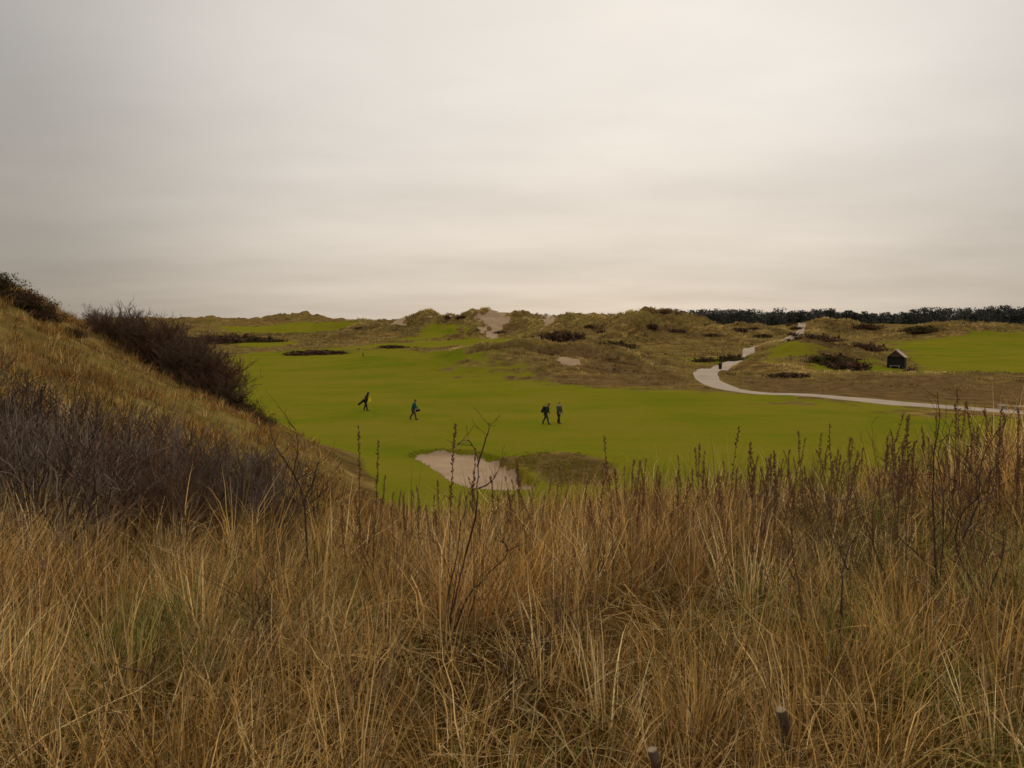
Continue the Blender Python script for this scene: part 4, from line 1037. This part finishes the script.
def club(p, rz, a, b, label):
    t = empty('golf_club', (p[0], p[1], h1(*p)), rz); tag(t, label, 'golf club')
    m = MB(); m.tube([a, lerp(a, b, .75)], [.007, .006], 6); m.build('shaft', M_steel, t)
    g = MB(); g.tube([lerp(a, b, .72), b], [.013, .014], 8); g.build('grip', M_bagd, t)
    h_ = MB(); h_.ball(a, (.06, .025, .03)); h_.build('club_head', M_bagd, t)
club(p4, math.radians(-48), (.62, -.34, .70), (.27, -.29, .93), 'short club held at the hip by the walker in grey green')

# ------------------------------------------------------------------ sky, sun, camera
SUN_EL, SUN_AZ = math.radians(24), math.radians(7)      # behind the clouds, ahead of the viewer
w = bpy.data.worlds.new('World'); S.world = w; w.use_nodes = True
nt = w.node_tree; nt.nodes.clear()
out = N(nt, 'ShaderNodeOutputWorld'); bg = N(nt, 'ShaderNodeBackground'); bg.inputs[1].default_value = .1
sky = N(nt, 'ShaderNodeTexSky', sky_type='NISHITA'); sky.sun_disc = False; sky.sun_elevation = SUN_EL; sky.sun_rotation = SUN_AZ
tc = N(nt, 'ShaderNodeTexCoord'); dirv = tc.outputs['Generated']
sx = N(nt, 'ShaderNodeSeparateXYZ'); nt.links.new(dirv, sx.inputs[0])
zc = math_n(nt, 'ADD', math_n(nt, 'MAXIMUM', sx.outputs[2], 0.0), .10)
cv = N(nt, 'ShaderNodeCombineXYZ'); nt.links.new(math_n(nt, 'DIVIDE', sx.outputs[0], zc), cv.inputs[0]); nt.links.new(math_n(nt, 'DIVIDE', sx.outputs[1], zc), cv.inputs[1])
mp = N(nt, 'ShaderNodeMapping'); mp.inputs['Scale'].default_value = (.55, .62, 1); mp.inputs['Rotation'].default_value = (0, 0, .2); nt.links.new(cv.outputs[0], mp.inputs[0])
cl1 = noise_n(nt, mp.outputs[0], .9, 7, .52); 
mp2 = N(nt, 'ShaderNodeMapping'); mp2.inputs['Scale'].default_value = (.22, .45, 1); mp2.inputs['Location'].default_value = (3, 7, 0); nt.links.new(cv.outputs[0], mp2.inputs[0])
cl2 = noise_n(nt, mp2.outputs[0], 1.0, 6, .5)
cloud = math_n(nt, 'ADD', math_n(nt, 'MULTIPLY', cl1, .6), math_n(nt, 'MULTIPLY', cl2, .4))
# veiled glow of the sun through the cloud deck
GE = math.radians(15)
sv = Vector((math.sin(SUN_AZ) * math.cos(GE), math.cos(SUN_AZ) * math.cos(GE), math.sin(GE)))
def maprange(v, a, b, c=0.0, d=1.0):
    g = N(nt, 'ShaderNodeMapRange', interpolation_type='SMOOTHSTEP'); nt.links.new(v, g.inputs[0])
    for k_, q_ in enumerate((a, b, c, d)): g.inputs[k_ + 1].default_value = q_
    return g.outputs[0]
dp = N(nt, 'ShaderNodeVectorMath', operation='DOT_PRODUCT'); nt.links.new(dirv, dp.inputs[0]); dp.inputs[1].default_value = sv
glow = maprange(dp.outputs['Value'], .76, 1.0)
colr = mix_n(nt, maprange(sx.outputs[2], 0, .3), (4.9, 4.3, 3.65), (4.8, 4.48, 4.08))
lum = math_n(nt, 'ADD', math_n(nt, 'MULTIPLY', glow, .80), .88)
lum = math_n(nt, 'MULTIPLY', lum, maprange(sx.outputs[2], 0, .22, .77, 1.0))
lum = math_n(nt, 'ADD', lum, maprange(sx.outputs[2], .40, .95, 0.0, 1.5))      # an overcast sky is brightest overhead
lum = math_n(nt, 'MULTIPLY', lum, math_n(nt, 'ADD', math_n(nt, 'MULTIPLY', cloud, .95), .52))
vm = N(nt, 'ShaderNodeVectorMath', operation='SCALE'); nt.links.new(colr, vm.inputs[0]); nt.links.new(lum, vm.inputs['Scale'])
nt.links.new(mix_n(nt, .96, sky.outputs[0], vm.outputs[0]), bg.inputs[0]); nt.links.new(bg.outputs[0], out.inputs[0])

sun = bpy.data.lights.new('sun', 'SUN'); sun.energy = .9; sun.angle = math.radians(18); sun.color = (1, .92, .8)
so = bpy.data.objects.new('sun', sun); C.objects.link(so)
so.rotation_euler = (math.pi / 2 - SUN_EL, 0, math.pi - SUN_AZ)
so.location = (0, 200, 120)

cam = bpy.data.cameras.new('camera'); cam.sensor_width = 36; cam.lens = 36 * 800 / 1024; cam.clip_start = .1; cam.clip_end = 12000
co = bpy.data.objects.new('camera', cam); C.objects.link(co)
co.location = (0, 0, EYE); co.rotation_euler = (math.radians(90 - 4.43), 0, 0)
S.camera = co
S.view_settings.view_transform = 'Standard'; S.view_settings.look = 'None'; S.view_settings.exposure = 0; S.view_settings.gamma = 1
S.cycles.max_bounces = 6; S.cycles.diffuse_bounces = 3; S.cycles.transparent_max_bounces = 4
S.cycles.use_denoising = True
S.cycles.filter_width = 1.6
